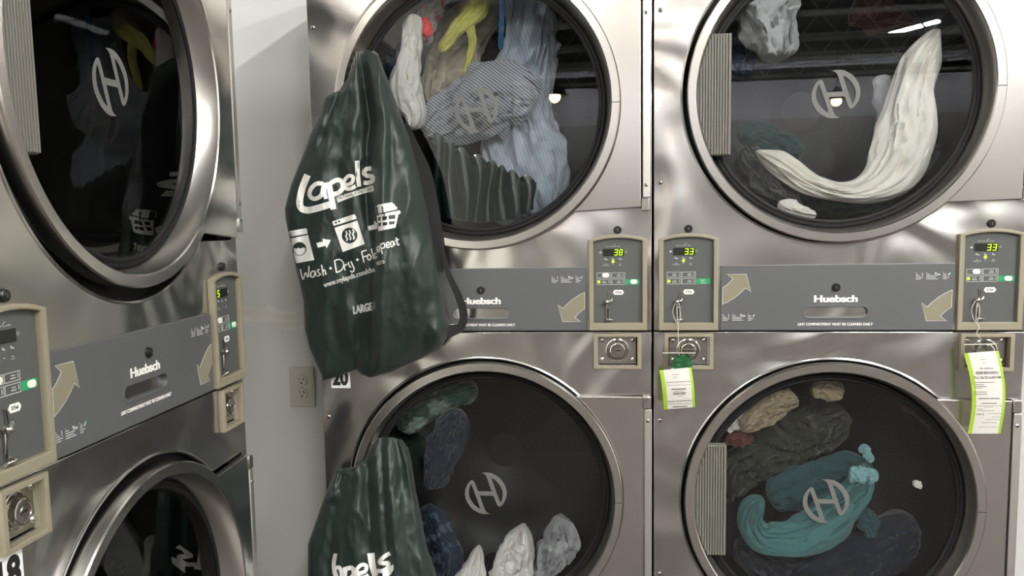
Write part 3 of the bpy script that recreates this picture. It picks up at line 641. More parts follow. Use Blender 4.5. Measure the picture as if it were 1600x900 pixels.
def fl(loops):
    """flat filled outline in photo pixels (y flipped so that it fills upright)"""
    cu = bpy.data.curves.new('t', 'CURVE'); cu.dimensions = '2D'; cu.fill_mode = 'BOTH'
    for lp in loops:
        sp = cu.splines.new('POLY'); sp.points.add(len(lp) - 1); sp.use_cyclic_u = True
        for p, c in zip(sp.points, lp): p.co = (c[0], -c[1], 0, 1)
    return curve_out(cu, 0)
def smooth_line(P, k=6):
    out = []
    Q = [P[0]] + list(P) + [P[-1]]
    for i in range(1, len(Q) - 2):
        a, b, c, d = Q[i - 1], Q[i], Q[i + 1], Q[i + 2]
        for j in range(k):
            t = j / k; out.append(tuple(.5 * (2 * b[q] + (c[q] - a[q]) * t + (2 * a[q] - 5 * b[q] + 4 * c[q] - d[q]) * t * t + (3 * b[q] - a[q] - 3 * c[q] + d[q]) * t ** 3) for q in range(len(b))))
    out.append(tuple(P[-1])); return out
def stroke(P, w, w1=None, curve=True):
    if curve and len(P) > 2: P = smooth_line(P)
    w1 = w if w1 is None else w1; A = []; B = []; n = len(P)
    for i, p in enumerate(P):
        a = P[max(0, i - 1)]; b = P[min(n - 1, i + 1)]; dx, dy = b[0] - a[0], b[1] - a[1]; l = math.hypot(dx, dy) or 1; ww = (w + (w1 - w) * i / (n - 1)) / 2
        A.append((p[0] - dy / l * ww, -(p[1] + dx / l * ww))); B.append((p[0] + dy / l * ww, -(p[1] - dx / l * ww)))
    v = [(x, 0, y) for x, y in A + B]; return v, [(i, i + 1, n + i + 1, n + i) for i in range(n - 1)]
def ptext(s, x, y, L, h, ang, bold=0, shear=0, space=1):
    """a line of lettering starting at photo position x, y, length L, cap height h, turned by ang degrees"""
    v, f = text(s, 0, L, 0, h, 0, bold=bold, shear=shear, space=space, th=0)
    c, s_ = cos(radians(ang)), sin(radians(ang))
    lo = min(p[1] for p in v)
    return [(x + a * c - b * s_, 0, -y + a * s_ + b * c) for a, _, b in v], f
def tr(P, ox, oy, sc): return [(ox + x / sc, oy + y / sc) for x, y in P]
def bvh_of(o):
    me = o.data; return BVHTree.FromPolygons([tuple(o.matrix_world @ v.co) for v in me.vertices], [tuple(p.vertices) for p in me.polygons])
def set_origin(o, root=None):
    """put a thing's origin at the middle of its base"""
    me = o.data; n = len(me.vertices); c = Vector((0, 0, 0)); zmin = 1e9
    for v in me.vertices: c += v.co; zmin = min(zmin, v.co.z)
    c /= n; c.z = zmin; me.transform(Matrix.Translation(-c)); o.location = c; return c
# ---- the large bag on the upper middle door
def bag1():
    left = [(568, 80), (556, 98), (545, 118), (530, 142), (520, 145), (508, 151), (500, 178), (487, 203), (470, 250), (455, 288), (445, 325), (446, 342), (455, 385), (465, 430), (474, 470), (476, 515), (484, 545), (497, 575), (505, 594)]
    right = [(578, 79), (592, 88), (600, 110), (610, 135), (622, 170), (640, 215), (655, 270), (668, 330), (680, 400), (688, 450), (697, 490), (704, 508), (699, 527), (688, 545)]
    top = [(568, 80), (573, 77), (578, 79)]
    bottom = [(505, 594), (530, 588), (556, 577), (563, 584), (578, 590), (612, 581), (640, 568), (666, 557), (688, 545)]
    cr = [(572, 80), (580, 130), (590, 190), (585, 250), (584, 300), (588, 360), (585, 440), (584, 500), (580, 590)]
    sh = [(545, 118), (528, 145), (512, 185), (500, 230), (490, 280)]
    def depth(X, Y, s, t):
        k = min(1, max(0, (Y - 80) / 240)); d = .012 + .052 * k * (1 - .25 * max(0, t - .8) / .2) - .030 * k * min(1, max(0, (interp(cr, Y) - X) / 120))
        d += step(X, Y, cr, .016, 3) * min(1, (Y - 70) / 90)
        d += ridge(X, Y, [(x + 13, y) for x, y in cr], .015, 9)
        d += ridge(X, Y, [(x - 12, y) for x, y in cr], -.018, 7, 110, 330) + ridge(X, Y, [(560, 90), (560, 160), (548, 230), (535, 300)], .012, 10, 90, 230)
        d += ridge(X, Y, [(583, 90), (607, 180), (612, 240)], -.008, 6, 100, 220) + ridge(X, Y, [(600, 120), (628, 240), (650, 400), (655, 520)], .008, 16)
        d += ridge(X, Y, sh, -.014, 6, 120, 210, 40) + ridge(X, Y, [(515, 150), (506, 200)], .008, 9, 150, 190, 30)
        d += ridge(X, Y, [(540, 480), (545, 520), (565, 575)], .012, 11, 490, 575) + ridge(X, Y, [(560, 470), (556, 577)], -.018, 9, 540, 590) + ridge(X, Y, [(520, 470), (524, 590)], -.010, 14, 500, 580)
        d += ridge(X, Y, [(500, 330), (505, 420), (515, 470)], .006, 16) + ridge(X, Y, [(668, 470), (660, 540)], -.012, 8, 480, 540, 30) + ridge(X, Y, [(688, 490), (678, 545)], .007, 8, 490, 540, 30)
        d += wrink(X, Y, 46, .0085, 3) + wrink(X, Y, 22, .0030, 9) + wrink(X, Y, 9, .0008, 4) + wrink(X + Y * .6, Y, 60, .0050, 5, 1, .5)
        return d
    def back(X, Y): return .046 if Y < 420 else .046 - .02 * min(1, (Y - 420) / 120)
    g = bag_mesh('M', left, right, top, bottom, depth, back)
    o = obj('laundry_bag', uq(), lambda: g.mesh('bag', [M['nylon']], 70)); c = set_origin(o); bpy.context.view_layer.update()
    tag(o, 'large dark green drawstring laundry bag hanging from the upper middle dryer door', 'laundry bag', 'green laundry bags'); return o
def put(o, parent):
    """parent while keeping the place"""
    bpy.context.view_layer.update(); mw = o.matrix_world.copy(); o.parent = parent; o.matrix_parent_inverse = parent.matrix_world.inverted(); return o
def lapels(ox, oy, sc):
    T = lambda P: tr(P, ox, oy, sc); S = 1.16 / sc
    out = [stroke(T([(182, 150), (150, 230), (128, 320), (135, 378), (180, 398), (250, 385), (338, 358)]), 42 * S, 40 * S)]
    out += [stroke(T([(292, 212), (245, 212), (205, 250), (198, 295), (232, 318), (280, 290), (298, 215)]), 26 * S), stroke(T([(306, 205), (300, 260), (312, 318)]), 30 * S, 22 * S)]
    out += [stroke(T([(330, 200), (345, 280), (365, 392)]), 34 * S, 36 * S), stroke(T([(345, 208), (390, 185), (425, 200), (428, 245), (395, 278), (360, 285)]), 28 * S)]
    out += [stroke(T([(440, 225), (492, 205), (502, 165), (470, 158), (440, 195), (447, 240), (480, 248), (520, 228)]), 22 * S)]
    out += [stroke(T([(530, 50), (535, 140), (546, 232)]), 28 * S, 26 * S), stroke(T([(632, 105), (598, 108), (578, 135), (600, 155), (638, 162), (640, 188), (610, 205), (575, 205)]), 26 * S)]
    return out
def bag1_print(o):
    b = bvh_of(o); Z = (440, 240, 4.5); T = lambda P: tr(P, *Z); P = lapels(*Z)
    band = [(383, 305), (450, 285), (560, 250), (642, 222), (650, 262), (560, 285), (470, 315), (395, 345)]
    put(decal('brand_lettering', b, P + [fl([T(band)])], M['white'], None, 'white rounded slanting lettering reading Lapels'), o)
    b2 = b
    put(decal('tagline_lettering', b, [ptext('The Future of Dry Clean', 440 + 392 / 4.5, 240 + 333 / 4.5, 58, 6.4, 17, .01)], M['nylon'], None), o).location.y -= .0006
    W = M['white']; ic = []
    ic.append(fl([T([(37, 548), (168, 525), (178, 530), (183, 563), (45, 588)]), T([(52, 560), (57, 559), (59, 569), (54, 570)]), T([(65, 558), (70, 557), (72, 567), (67, 568)])]))
    ring = arc(122, -672, 52, 0, 360, 40)[:-1]
    ic.append(fl([T([(48, 600), (186, 572), (230, 748), (102, 772), (82, 690)]), T([(x, -y) for x, y in arc(126, -670, 48, 0, 360, 40)[:-1]])]))
    ic.append(fl([T([(88, 664), (104, 668), (118, 662), (134, 668), (150, 660), (166, 664), (164, 690), (146, 710), (120, 714), (98, 704), (86, 684)])]))
    ic.append(fl([T([(243, 628), (290, 620), (287, 598), (346, 608), (318, 666), (308, 648), (256, 662)])]))
    ic.append(fl([T([(355, 478), (505, 427), (518, 432), (528, 458), (366, 508)])] + [T([(x, -y) for x, y in arc(cx, -cy, 8, 0, 360, 14)[:-1]]) for cx, cy in ((382, 485), (405, 477))]))
    ic.append(fl([T([(372, 522), (532, 472), (584, 636), (430, 692)]), T([(x, -y) for x, y in arc(478, -576, 55, 0, 360, 44)[:-1]])]))
    for k in range(3): ic.append(stroke(T([(450 + k * 24, 545 - k * 6), (460 + k * 24, 562 - k * 6), (452 + k * 24, 580 - k * 6), (462 + k * 24, 600 - k * 6), (456 + k * 24, 614 - k * 6)]), 2.4))
    ic.append(fl([T([(660, 375), (680, 358), (778, 342), (784, 355), (796, 355), (798, 370), (812, 374), (814, 392), (665, 425)])]))
    hs = [T([(a, c), (b_, c - 3), (b_ - 3, e - 4), (a + 1, e)]) for a, b_, c, e in ((678, 698, 447, 474), (708, 742, 442, 470), (752, 800, 434, 462), (680, 700, 488, 514), (710, 744, 484, 508), (754, 796, 478, 500))]
    ic.append(fl([T([(668, 432), (832, 398), (838, 420), (822, 428), (802, 520), (680, 546)])] + hs))
    ic.append(fl([T([(606, 512), (650, 498), (650, 470), (672, 490), (672, 528), (612, 542)])]))
    put(decal('icon_print', b, ic, W, None, 'white print of a washer, an arrow, a dryer and a laundry basket'), o)
    w = 2.0; H = []
    def q(*P): H.append(stroke([(440 + x / 4.5, 240 + y / 4.5) for x, y in P], w))
    q((132, 812), (150, 884), (168, 838), (188, 868), (192, 790)); q((232, 826), (210, 832), (205, 862), (226, 866), (236, 828), (242, 862)); q((268, 815), (252, 820), (262, 838), (274, 850), (252, 862)); q((280, 782), (294, 858)); q((288, 832), (302, 818), (312, 852))
    q((372, 752), (386, 838)); q((372, 752), (410, 745), (436, 775), (424, 815), (388, 836)); q((438, 782), (446, 822)); q((440, 796), (452, 780), (462, 782)); q((468, 762), (478, 795), (490, 796)); q((486, 756), (510, 812), (496, 832), (482, 822))
    q((562, 690), (580, 766)); q((562, 690), (598, 678)); q((572, 728), (600, 718)); q((614, 706), (602, 730), (616, 748), (630, 730), (614, 706)); q((630, 668), (650, 745)); q((668, 700), (652, 706), (656, 734), (672, 722))
    q((672, 678), (688, 672), (684, 652), (670, 664), (676, 690), (692, 684)); q((694, 632), (708, 705)); q((698, 640), (718, 630), (726, 655), (704, 668)); q((736, 648), (756, 638), (750, 622), (736, 634), (742, 660), (762, 654)); q((786, 618), (768, 622), (770, 652), (784, 648), (788, 618), (796, 646)); q((806, 590), (816, 640), (828, 636)); q((798, 612), (824, 602))
    for cx, cy in ((344, 806), (533, 746)): H.append(fl([[(440 + x / 4.5, 240 - y / 4.5) for x, y in arc(cx, -cy, 9, 0, 360, 16)[:-1]]]))
    put(decal('script_lettering', b, H, W, None, 'white handwritten lettering reading Wash Dry Fold Repeat'), o)
    put(decal('web_address', b, [ptext('www.mylapels.com/cha', 507, 452, 84, 11, 17.5, .02), ptext('www.mylapels.com/cha', 507.5, 451.8, 84, 11, 17.5, .02), ptext('etro', 589, 415, 13, 7, 16, .02)], W, None, 'white lettering with a web address'), o)
    put(decal('size_lettering', b, [ptext('LARGE', 552, 491.5, 32, 13, 12, .03, .2), ptext('LARGE', 552.8, 491.2, 32, 13, 12, .03, .2), ptext('/', 584, 483, 4, 12, 12, .03, .2)], W, None, 'white lettering reading LARGE'), o)
B1 = bag1(); bag1_print(B1)
def ribbon(A, B, D, m='M', th=.0018, n=50):
    """flat webbing between two edge lines (photo positions) with depth D along it"""
    A = resamp(smooth_line(A), n); B = resamp(smooth_line(B), n); F = frame(m); v = []
    for i in range(n + 1):
        d = D[0] + (D[1] - D[0]) * i / n if len(D) == 2 else interp([(q, k / (len(D) - 1)) for k, q in enumerate(D)], i / n)
        p, q = F @ px(m, *A[i], d), F @ px(m, *B[i], d + .002); off = F.to_3x3() @ Vector((0, th, 0)); v += [p, q, q + off, p + off]
    f = []
    for i in range(n):
        for k in range(4): f.append((i * 4 + k, i * 4 + (k + 1) % 4, i * 4 + 4 + (k + 1) % 4, i * 4 + 4 + k))
    f += [(0, 1, 2, 3), (n * 4 + 3, n * 4 + 2, n * 4 + 1, n * 4)]; return G().add(v, f)
def strap1():
    g = ribbon([(630, 190), (636, 212), (648, 270), (662, 340), (676, 400), (684, 425)], [(640, 196), (652, 222), (674, 270), (688, 340), (693, 395), (692, 425)], (.05, .047, .05))
    g2 = ribbon([(684, 380), (697, 430), (710, 462), (717, 485), (716, 505), (700, 508)], [(692, 380), (704, 425), (722, 462), (731, 492), (724, 516), (699, 529)], (.050, .058, .060, .054)); g.add(g2.v, g2.f)
    o = obj('carry_strap', uq(), lambda: g.mesh('strap', [M['strap']], 40), label='black webbing shoulder strap'); put(o, B1)
strap1()
def bag2():
    left = [(585, 690), (580, 700), (572, 716), (560, 728), (545, 731), (525, 733), (520, 745), (510, 768), (500, 795), (490, 825), (481, 850), (481, 905), (486, 980), (498, 1080), (515, 1170)]
    right = [(612, 683), (628, 687), (638, 700), (643, 720), (650, 768), (657, 800), (662, 830), (668, 858), (680, 890), (690, 960), (702, 1040), (700, 1110), (690, 1150)]
    top = [(585, 690), (592, 684), (602, 683), (612, 683)]; bottom = [(515, 1170), (560, 1165), (600, 1175), (650, 1160), (690, 1150)]
    cr = [(582, 700), (584, 740), (588, 800), (592, 860), (590, 950), (588, 1170)]
    def depth(X, Y, s, t):
        k = min(1, max(0, (Y - 683) / 130)); d = .020 + .045 * k - .030 * k * min(1, max(0, (interp(cr, Y) - X) / 90))
        d += ridge(X, Y, [(622, 688), (634, 720), (644, 775), (652, 815), (664, 860), (676, 900), (690, 960)], .006, 2.6)
        d += ridge(X, Y, [(528, 738), (521, 760), (524, 785)], .014, 5, 742, 775, 14)
        d += step(X, Y, cr, .008, 5) * min(1, max(0, (Y - 690) / 40)) + ridge(X, Y, [(x - 12, y) for x, y in cr], -.012, 8, 735, 900)
        d += ridge(X, Y, [(604, 690), (608, 760), (618, 830), (620, 900)], .009, 8) + ridge(X, Y, [(622, 700), (632, 780), (640, 860), (650, 950)], -.009, 8)
        d += ridge(X, Y, [(636, 715), (648, 790), (660, 870), (672, 950)], .008, 6) + ridge(X, Y, [(598, 700), (599, 760), (606, 860)], -.009, 6, 700, 870)
        d += ridge(X, Y, [(560, 740), (553, 800), (560, 880)], .009, 12) + ridge(X, Y, [(535, 745), (522, 800), (515, 900)], -.012, 9, 745, 900) + ridge(X, Y, [(530, 735), (545, 740), (525, 775)], .010, 7, 735, 770, 20)
        d += wrink(X, Y, 34, .0075, 13) + wrink(X, Y, 15, .0028, 19) + wrink(X, Y, 8, .0007, 4) + wrink(X + Y * .4, Y, 40, .004, 15, 1, .4)
        return d
    g = bag_mesh('M', left, right, top, bottom, depth, lambda X, Y: .034)
    o = obj('laundry_bag', uq(), lambda: g.mesh('bag', [M['nylon']], 70)); set_origin(o); bpy.context.view_layer.update()
    tag(o, 'dark green drawstring laundry bag hanging from the lower middle dryer door', 'laundry bag', 'green laundry bags')
    b = bvh_of(o); Z = (470, 670, 3.9115); T = lambda P: tr(P, *Z); S = 1.15 / 3.9115
    P = [stroke(T([(212, 762), (202, 830), (215, 900), (250, 925), (330, 930)]), 20 * S, 30 * S), stroke(T([(215, 850), (238, 850), (250, 900), (235, 925)]), 20 * S), stroke(T([(272, 850), (262, 950)]), 26 * S), stroke(T([(262, 862), (310, 850), (325, 885), (300, 915), (268, 910)]), 24 * S)]
    P += [stroke(T([(345, 885), (392, 872), (400, 838), (370, 832), (342, 862), (350, 902), (385, 908), (415, 893)]), 20 * S), stroke(T([(428, 760), (437, 830), (455, 900)]), 40 * S, 30 * S), stroke(T([(545, 760), (505, 785), (482, 815), (505, 822), (535, 822), (530, 850), (500, 868), (465, 868)]), 22 * S)]
    P += [fl([T([(500, 868), (540, 848), (566, 826), (568, 860), (548, 892), (500, 925)])])]
    put(decal('brand_lettering', b, P, M['white'], None, 'white rounded lettering reading Lapels'), o); return o
B2 = bag2()
# ------------------------------------------------------------------ receipts on their strings
def curvy(m, TL, TR, BL, BR, bulge, d0, d1, ns=24, nt=40, th=.0003, side=0):
    F = frame(m); g = G(); v = []; f = []; mi = []
    for L in (0, 1):
        for j in range(nt + 1):
            t = j / nt; b = sin(pi * t) * bulge
            for i in range(ns + 1):
                s = i / ns; X = (1 - t) * ((1 - s) * TL[0] + s * TR[0]) + t * ((1 - s) * BL[0] + s * BR[0]) + b; Y = (1 - t) * ((1 - s) * TL[1] + s * TR[1]) + t * ((1 - s) * BL[1] + s * BR[1])
                d = d0 + (d1 - d0) * t + .012 * sin(pi * t) * .8 + .004 * sin(pi * s) - L * th; v.append(F @ px(m, X, Y, d))
    n1 = ns + 1; o = n1 * (nt + 1)
    for L in (0, 1):
        for j in range(nt):
            for i in range(ns):
                a = L * o + j * n1 + i; f.append((a, a + 1, a + n1 + 1, a + n1)); mi.append(1 if (i / ns < .115 or i / ns >= .885) else 0)
    g.v = v; g.f = f; g.mi = mi; return g
def bars(x0, x1, y, h, ang=0):
    c, s = cos(radians(ang)), sin(radians(ang)); L = x1 - x0
    return [(x0 + a * c + b * s, 0, -y + a * s - b * c) for a, b in ((0, 0), (L, 0), (L, h), (0, h))], [(0, 1, 2, 3)]
def barcode(x0, x1, y, h, ang=0):
    out = []; x = x0; random.seed(5)
    while x < x1: w = random.choice((.5, .8, 1.1)); out.append(bars(x, x + w, y + (x - x0) * -math.tan(radians(ang)), h)); x += w + random.choice((.6, .9))
    return out
def receipt(m, C, bulge, d0, d1, label, prints):
    g = curvy(m, *C, bulge, d0, d1); o = obj('receipt', uq(), lambda: g.mesh('receipt', [M['paper'], M['lime']], 60)); set_origin(o); bpy.context.view_layer.update()
    tag(o, label, 'receipt', 'lime edged receipts on strings'); b = bvh_of(o); put(decal('printed_text', b, prints, M['print_'], None, 'grey printing', 6), o); return o
RC1 = receipt('R', ((1030, 578.5), (1080, 574), (1037, 640), (1086, 636)), 1.5, .034, .040, 'short white receipt with lime side stripes hanging under a green card',
    [ptext('lapels drycleaning', 1041, 599, 38, 2.6, 3, .0), ptext('lapels drycleaning', 1044, 629, 37, 3.0, 3, .01), bars(1041, 1079, 602, .5, 2), bars(1044, 1082, 631.3, .5, 2), bars(1049, 1072, 607.5, 1.6, 2), bars(1053, 1068, 611, .6, 2), bars(1051, 1074, 635, 1.4, 2), bars(1050, 1061, 585, .7, 2), bars(1051, 1059, 589.5, .5, 2), bars(1059, 1066, 619, .5, 2)] + barcode(1052, 1072, 613, 4.2, 2))
RC2 = receipt('R', ((1506, 552), (1560, 548), (1512, 677.5), (1563, 677.5)), 9.5, .036, .046, 'long curled white receipt with lime side stripes, no green card',
    [ptext('06-100544', 1531, 577, 21, 2.6, 1, .0), ptext('Thu 06/20 6:00 PM', 1521, 592.5, 43, 4.6, 1, .005), bars(1522, 1554, 597, .9), bars(1522, 1538, 600.5, .8), bars(1523, 1542, 603.5, .8), bars(1523, 1535, 606.5, .6), bars(1522, 1542, 612, .9), bars(1522, 1543, 615.5, .9),
     bars(1529, 1562, 622, 1.3), bars(1534, 1558, 629.5, 1.2), bars(1522, 1566, 634, .5), bars(1537, 1552, 636, .5), bars(1527, 1536, 639, .6), bars(1527, 1554, 641.5, .6), ptext('1 PIECE', 1523, 649, 15, 3, 1, .0), bars(1542, 1566, 646, .5), bars(1549, 1566, 651.5, .5), bars(1540, 1563, 655.5, .5), bars(1534, 1558, 660, .6), bars(1528, 1558, 667, .5), bars(1531, 1541, 561.5, .6), bars(1534, 1541, 567, .5)] + barcode(1525, 1560, 580.5, 4.6, 1))
def hangtag(m, base, P, pouch, label):
    F = frame(m); pts = [F @ px(m, x, y, d) for x, y, d in smooth_line(P, 5)]
    o = obj('tag_string', uq(), lambda: G().tube(pts, .0007, 6).mesh('string', [M['cord']], 60)); set_origin(o)
    tag(o, label, 'string', 'looped strings on the coin levers'); return o
hangtag('R', 0, [(1056, 472, .016), (1051, 486, .019), (1055, 500, .018), (1060, 506, .02), (1063, 495, .02), (1062, 478, .018), (1058, 474, .016), (1059, 505, .022), (1060, 530, .026), (1061, 548, .028), (1061, 556, .030)], 0, 'pale string looped on the coin lever above the short receipt')
hangtag('R', 0, [(1524, 470, .016), (1518, 484, .019), (1522, 500, .018), (1527, 503, .02), (1531, 486, .02), (1528, 474, .018), (1525, 500, .020), (1530, 512, .024), (1526, 520, .026), (1532, 530, .03), (1530, 545, .032)], 0, 'pale twisted string on the coin lever above the long receipt')
def pouch(C, d, label):
    F = frame('R'); n = 14; v = []; f = []
    for L in (0, 1):
        for j in range(n + 1):
            for i in range(n + 1):
                s, t = i / n, j / n; X = (1 - t) * ((1 - s) * C[0][0] + s * C[1][0]) + t * ((1 - s) * C[2][0] + s * C[3][0]); Y = (1 - t) * ((1 - s) * C[0][1] + s * C[1][1]) + t * ((1 - s) * C[2][1] + s * C[3][1])
                v.append(F @ px('R', X, Y, d + (-1) ** L * .0015 + .003 * noise.noise(Vector((X / 6, Y / 5, L)))))
    n1 = n + 1; o_ = n1 * n1
    for L in (0, 1):
        for j in range(n):
            for i in range(n): a = L * o_ + j * n1 + i; f.append((a, a + 1, a + n1 + 1, a + n1))
    g = G().add(v, f); e = [F @ px('R', C[0][0] + (C[1][0] - C[0][0]) * k / 8, C[0][1] + (C[1][1] - C[0][1]) * k / 8 + 8.5, d + .003) for k in range(9)]
    o = obj('plastic_pouch', uq(), lambda: g.mesh('pouch', [M['clear']], 60)); set_origin(o); tag(o, label, 'plastic pouch', 'clear pouches on strings')
    z = obj('zip_strip', uq(), lambda: G().tube(e, .0011, 6).mesh('zip', [M['cord']], 60)); put(z, o)
pouch([(1035, 543), (1087, 543), (1036, 577), (1082, 573)], .031, 'crumpled clear plastic pouch over the coin lock, above the short receipt')
pouch([(1506, 530), (1558, 529), (1508, 553), (1558, 549)], .035, 'crumpled clear plastic pouch above the long receipt')
def card():
    F = frame('R'); P = []
    for i in range(60):
        a = 2 * pi * i / 60; r = 15.5 + 1.0 * sin(a * 9); P.append((1066 + r * cos(a), 569 + r * .92 * sin(a)))
    v = [F @ px('R', x, y, .0290) for x, y in P] + [F @ px('R', x, y, .0275) for x, y in P]; n = 60
    f = [tuple(range(n))[::-1], tuple(range(n, 2 * n))] + [(i, (i + 1) % n, n + (i + 1) % n, n + i) for i in range(n)]
    o = obj('green_card', uq(), lambda: G().add(v, f).mesh('card', [M['shamrock']], 0)); set_origin(o); tag(o, 'green scalloped round card in the pouch above the short receipt', 'card')
card()
# ------------------------------------------------------------------ laundry inside the drums (caught at rest)
def cloth(m, spine, th, mt, label, seed=0, folds=5, amp=.22, nr=70, nc=72, cat='clothing', name='garment'):
    """crumpled length of cloth: a folded, closed surface run along a spine of (photo x, y, half width px, depth)"""
    F = frame(m); S = resamp(smooth_line(spine), nr); P = [px(m, s[0], s[1], s[3]) for s in S]; v = []
    C = [px(m, s[0] + 1, s[1], s[3]) for s in S]
    for i, (s, p) in enumerate(zip(S, P)):
        a = P[max(0, i - 1)]; b = P[min(nr, i + 1)]; t = (b - a).normalized(); side = Vector((t.z, 0, -t.x))
        if side.length < .05: side = Vector((1, 0, 0))
        side.normalize(); dep = t.cross(side).normalized(); W = s[2] * (C[i] - p).length
        e = min(1, i / (nr * .09), (nr - i) / (nr * .09)); e = sqrt(max(.0, 1 - (1 - e) ** 2)) * .98 + .02
        for k in range(nc):
            q = 2 * pi * k / nc; cx, cy = cos(q), sin(q)
            n1 = noise.noise(Vector((cx * 1.1 + seed, cy * 1.1, i / nr * 4.0))); n2 = noise.noise(Vector((cx * 2.3 * folds / 4, cy * 2.3 * folds / 4 + seed * 3, i / nr * 5.0 + n1 * 1.5)))
            n3 = noise.noise(Vector((k / nc * folds * 3 + n1 * 3, i / nr * 3 + seed, 5)))
            if n3 < 0: n3 = -n3
            w = W * e * (1 + .36 * n1 + amp * .7 * n2); d = th * e * (1 + .35 * n1 + 1.3 * amp * (1 - 2.6 * abs(n2)) + .9 * amp * (1 - 3 * n3))
            n4 = noise.noise(Vector((cx * 2.1 + seed, cy * 1.2, i / nr * 7 + 4)))
            w *= 1 + .16 * n4; q3 = p + side * cx * w + dep * (cy * d); zc = ZU if q3.z > 1.0 else ZL_
            if q3.y < .030: q3.y = .030 + .002 * (1 + n2)
            if q3.y > .39: q3.y = .39
            r = math.hypot(q3.x, q3.z - zc); lim = .276 if q3.y < .052 else .296 - .003 * abs(n2)
            if r > lim: q3.x *= lim / r; q3.z = zc + (q3.z - zc) * lim / r
            v.append(F @ q3)
    f = []
    for i in range(nr):
        for k in range(nc): k2 = (k + 1) % nc; f.append((i * nc + k, i * nc + k2, (i + 1) * nc + k2, (i + 1) * nc + k))
    f.append(tuple(range(nc))[::-1]); f.append(tuple(range(nr * nc, nr * nc + nc)))
    o = obj(name, uq(), lambda: G().add(v, f).mesh(name, [mt], 75)); set_origin(o); tag(o, label, cat); return o
CM = dict(
    white=cloth_mat('white_cotton', (236, 234, 228)), grey=cloth_mat('grey_cotton', (182, 184, 186)), beige=cloth_mat('beige_cotton', (196, 188, 170)),
    pink=cloth_mat('white_pink_print', (216, 205, 205), patt=((205, 60, 72), 22, .55)), red=cloth_mat('crimson_cotton', (165, 24, 44)), neon=cloth_mat('neon_red', (240, 60, 60)),
    navy=cloth_mat('navy_cotton', (46, 56, 92)), yellow=cloth_mat('yellow_green', (206, 204, 110)), stripe=cloth_mat('grey_striped', (120, 126, 138), stripes=((186, 188, 194), (.62, .1, .78), 150, .45)),
    sheet=cloth_mat('blue_grey_sheet', (170, 182, 196), stripes=((186, 196, 208), (.9, .1, .3), 120, .4)), blue=cloth_mat('blue_strap', (28, 88, 130)), dark=cloth_mat('charcoal_cotton', (58, 58, 62)),
    teal=cloth_mat('teal_cotton', (46, 78, 84)), dteal=cloth_mat('dark_teal', (30, 62, 62)), cream=cloth_mat('cream_cotton', (238, 234, 226)), dred=cloth_mat('dark_red', (70, 26, 30)),
    olive=cloth_mat('olive_cotton', (50, 53, 42)), tan=cloth_mat('tan_cotton', (165, 150, 124)), maroon=cloth_mat('maroon_cotton', (96, 46, 42)), cyan=cloth_mat('pale_cyan', (130, 176, 178)),
    lteal=cloth_mat('light_teal', (74, 122, 122)), dnavy=cloth_mat('dark_navy', (22, 30, 48)), gprint=cloth_mat('green_white_print', (22, 66, 56), patt=((130, 150, 142), 16, .56)),
    green=cloth_mat('bottle_green', (14, 38, 31)), denim=cloth_mat('blue_denim', (25, 36, 56)), bprint=cloth_mat('blue_mottled', (30, 48, 70), patt=((84, 104, 122), 34, .56)), dgrey=cloth_mat('slate_cotton', (84, 84, 86)),
    film=mat('glossy_green_sheet', (22, 40, 38), .12, spec=1.0))
cloth('M', [(648, 22, 14, -.07), (642, 70, 15, -.065), (636, 110, 21, -.06), (634, 150, 25, -.06), (648, 180, 17, -.062), (644, 204, 8, -.065)], .022, CM['white'], 'white shirt sleeve pressed to the glass beside the large bag', 1, 6, .3)
cloth('M', [(690, -20, 26, -0.190), (668, 15, 20, -0.180), (662, 50, 16, -0.180), (668, 70, 9, -0.180)], .03, CM['pink'], 'pink and white patterned garment at the top of the middle drum', 2)
cloth('M', [(640, 12, 16, -0.280), (622, 38, 22, -0.270), (604, 58, 13, -0.270)], .03, CM['red'], 'crimson garment behind the pink one in the upper middle drum', 3)
cloth('M', [(664, 28, 5, -0.100), (667, 48, 9, -0.095), (672, 58, 6, -0.095)], .01, CM['neon'], 'small neon red cloth corner in the upper middle drum', 4)
cloth('M', [(612, 50, 16, -.23), (604, 84, 27, -.22), (618, 120, 24, -.22)], .03, CM['navy'], 'navy garment at the left edge of the upper middle drum', 5)
cloth('M', [(770, -20, 34, -0.290), (735, 35, 36, -0.280), (708, 90, 38, -0.270), (690, 150, 30, -0.260), (694, 185, 18, -0.260)], .035, CM['beige'], 'crumpled beige shirt in the middle of the upper middle drum', 6, 8, .4)
cloth('M', [(752, -20, 15, -0.145), (742, 15, 17, -0.140), (712, 48, 10, -0.140), (688, 82, 8, -0.140)], .014, CM['yellow'], 'yellow green garment edge crossing the beige shirt', 7)
cloth('M', [(733, 30, 8, -0.145), (738, 70, 6, -0.145), (727, 120, 5, -0.145)], .01, CM['yellow'], 'thin yellow green hem hanging down from the yellow edge', 8)
cloth('M', [(845, -25, 44, -0.240), (832, 50, 40, -0.230), (816, 130, 44, -0.225), (806, 210, 60, -0.220), (820, 280, 70, -0.220), (850, 345, 44, -0.220)], .04, CM['sheet'], 'long pale blue grey sheet falling through the upper middle drum', 9, 9, .4)
cloth('M', [(664, 214, 16, -.125), (700, 188, 40, -.125), (750, 160, 50, -.12), (800, 150, 50, -.125), (838, 165, 36, -.13)], .028, CM['stripe'], 'grey shirt with fine white stripes behind the emblem', 10, 8, .35)
cloth('M', [(784, -20, 5, -.09), (784, 30, 4, -.09), (782, 78, 4, -.09)], .006, CM['blue'], 'narrow blue strap hanging at the top of the upper middle drum', 11)
cloth('M', [(770, 40, 26, -0.355), (755, 90, 30, -0.355), (745, 130, 18, -0.355)], .03, CM['dark'], 'charcoal garment deep in the upper middle drum', 12)
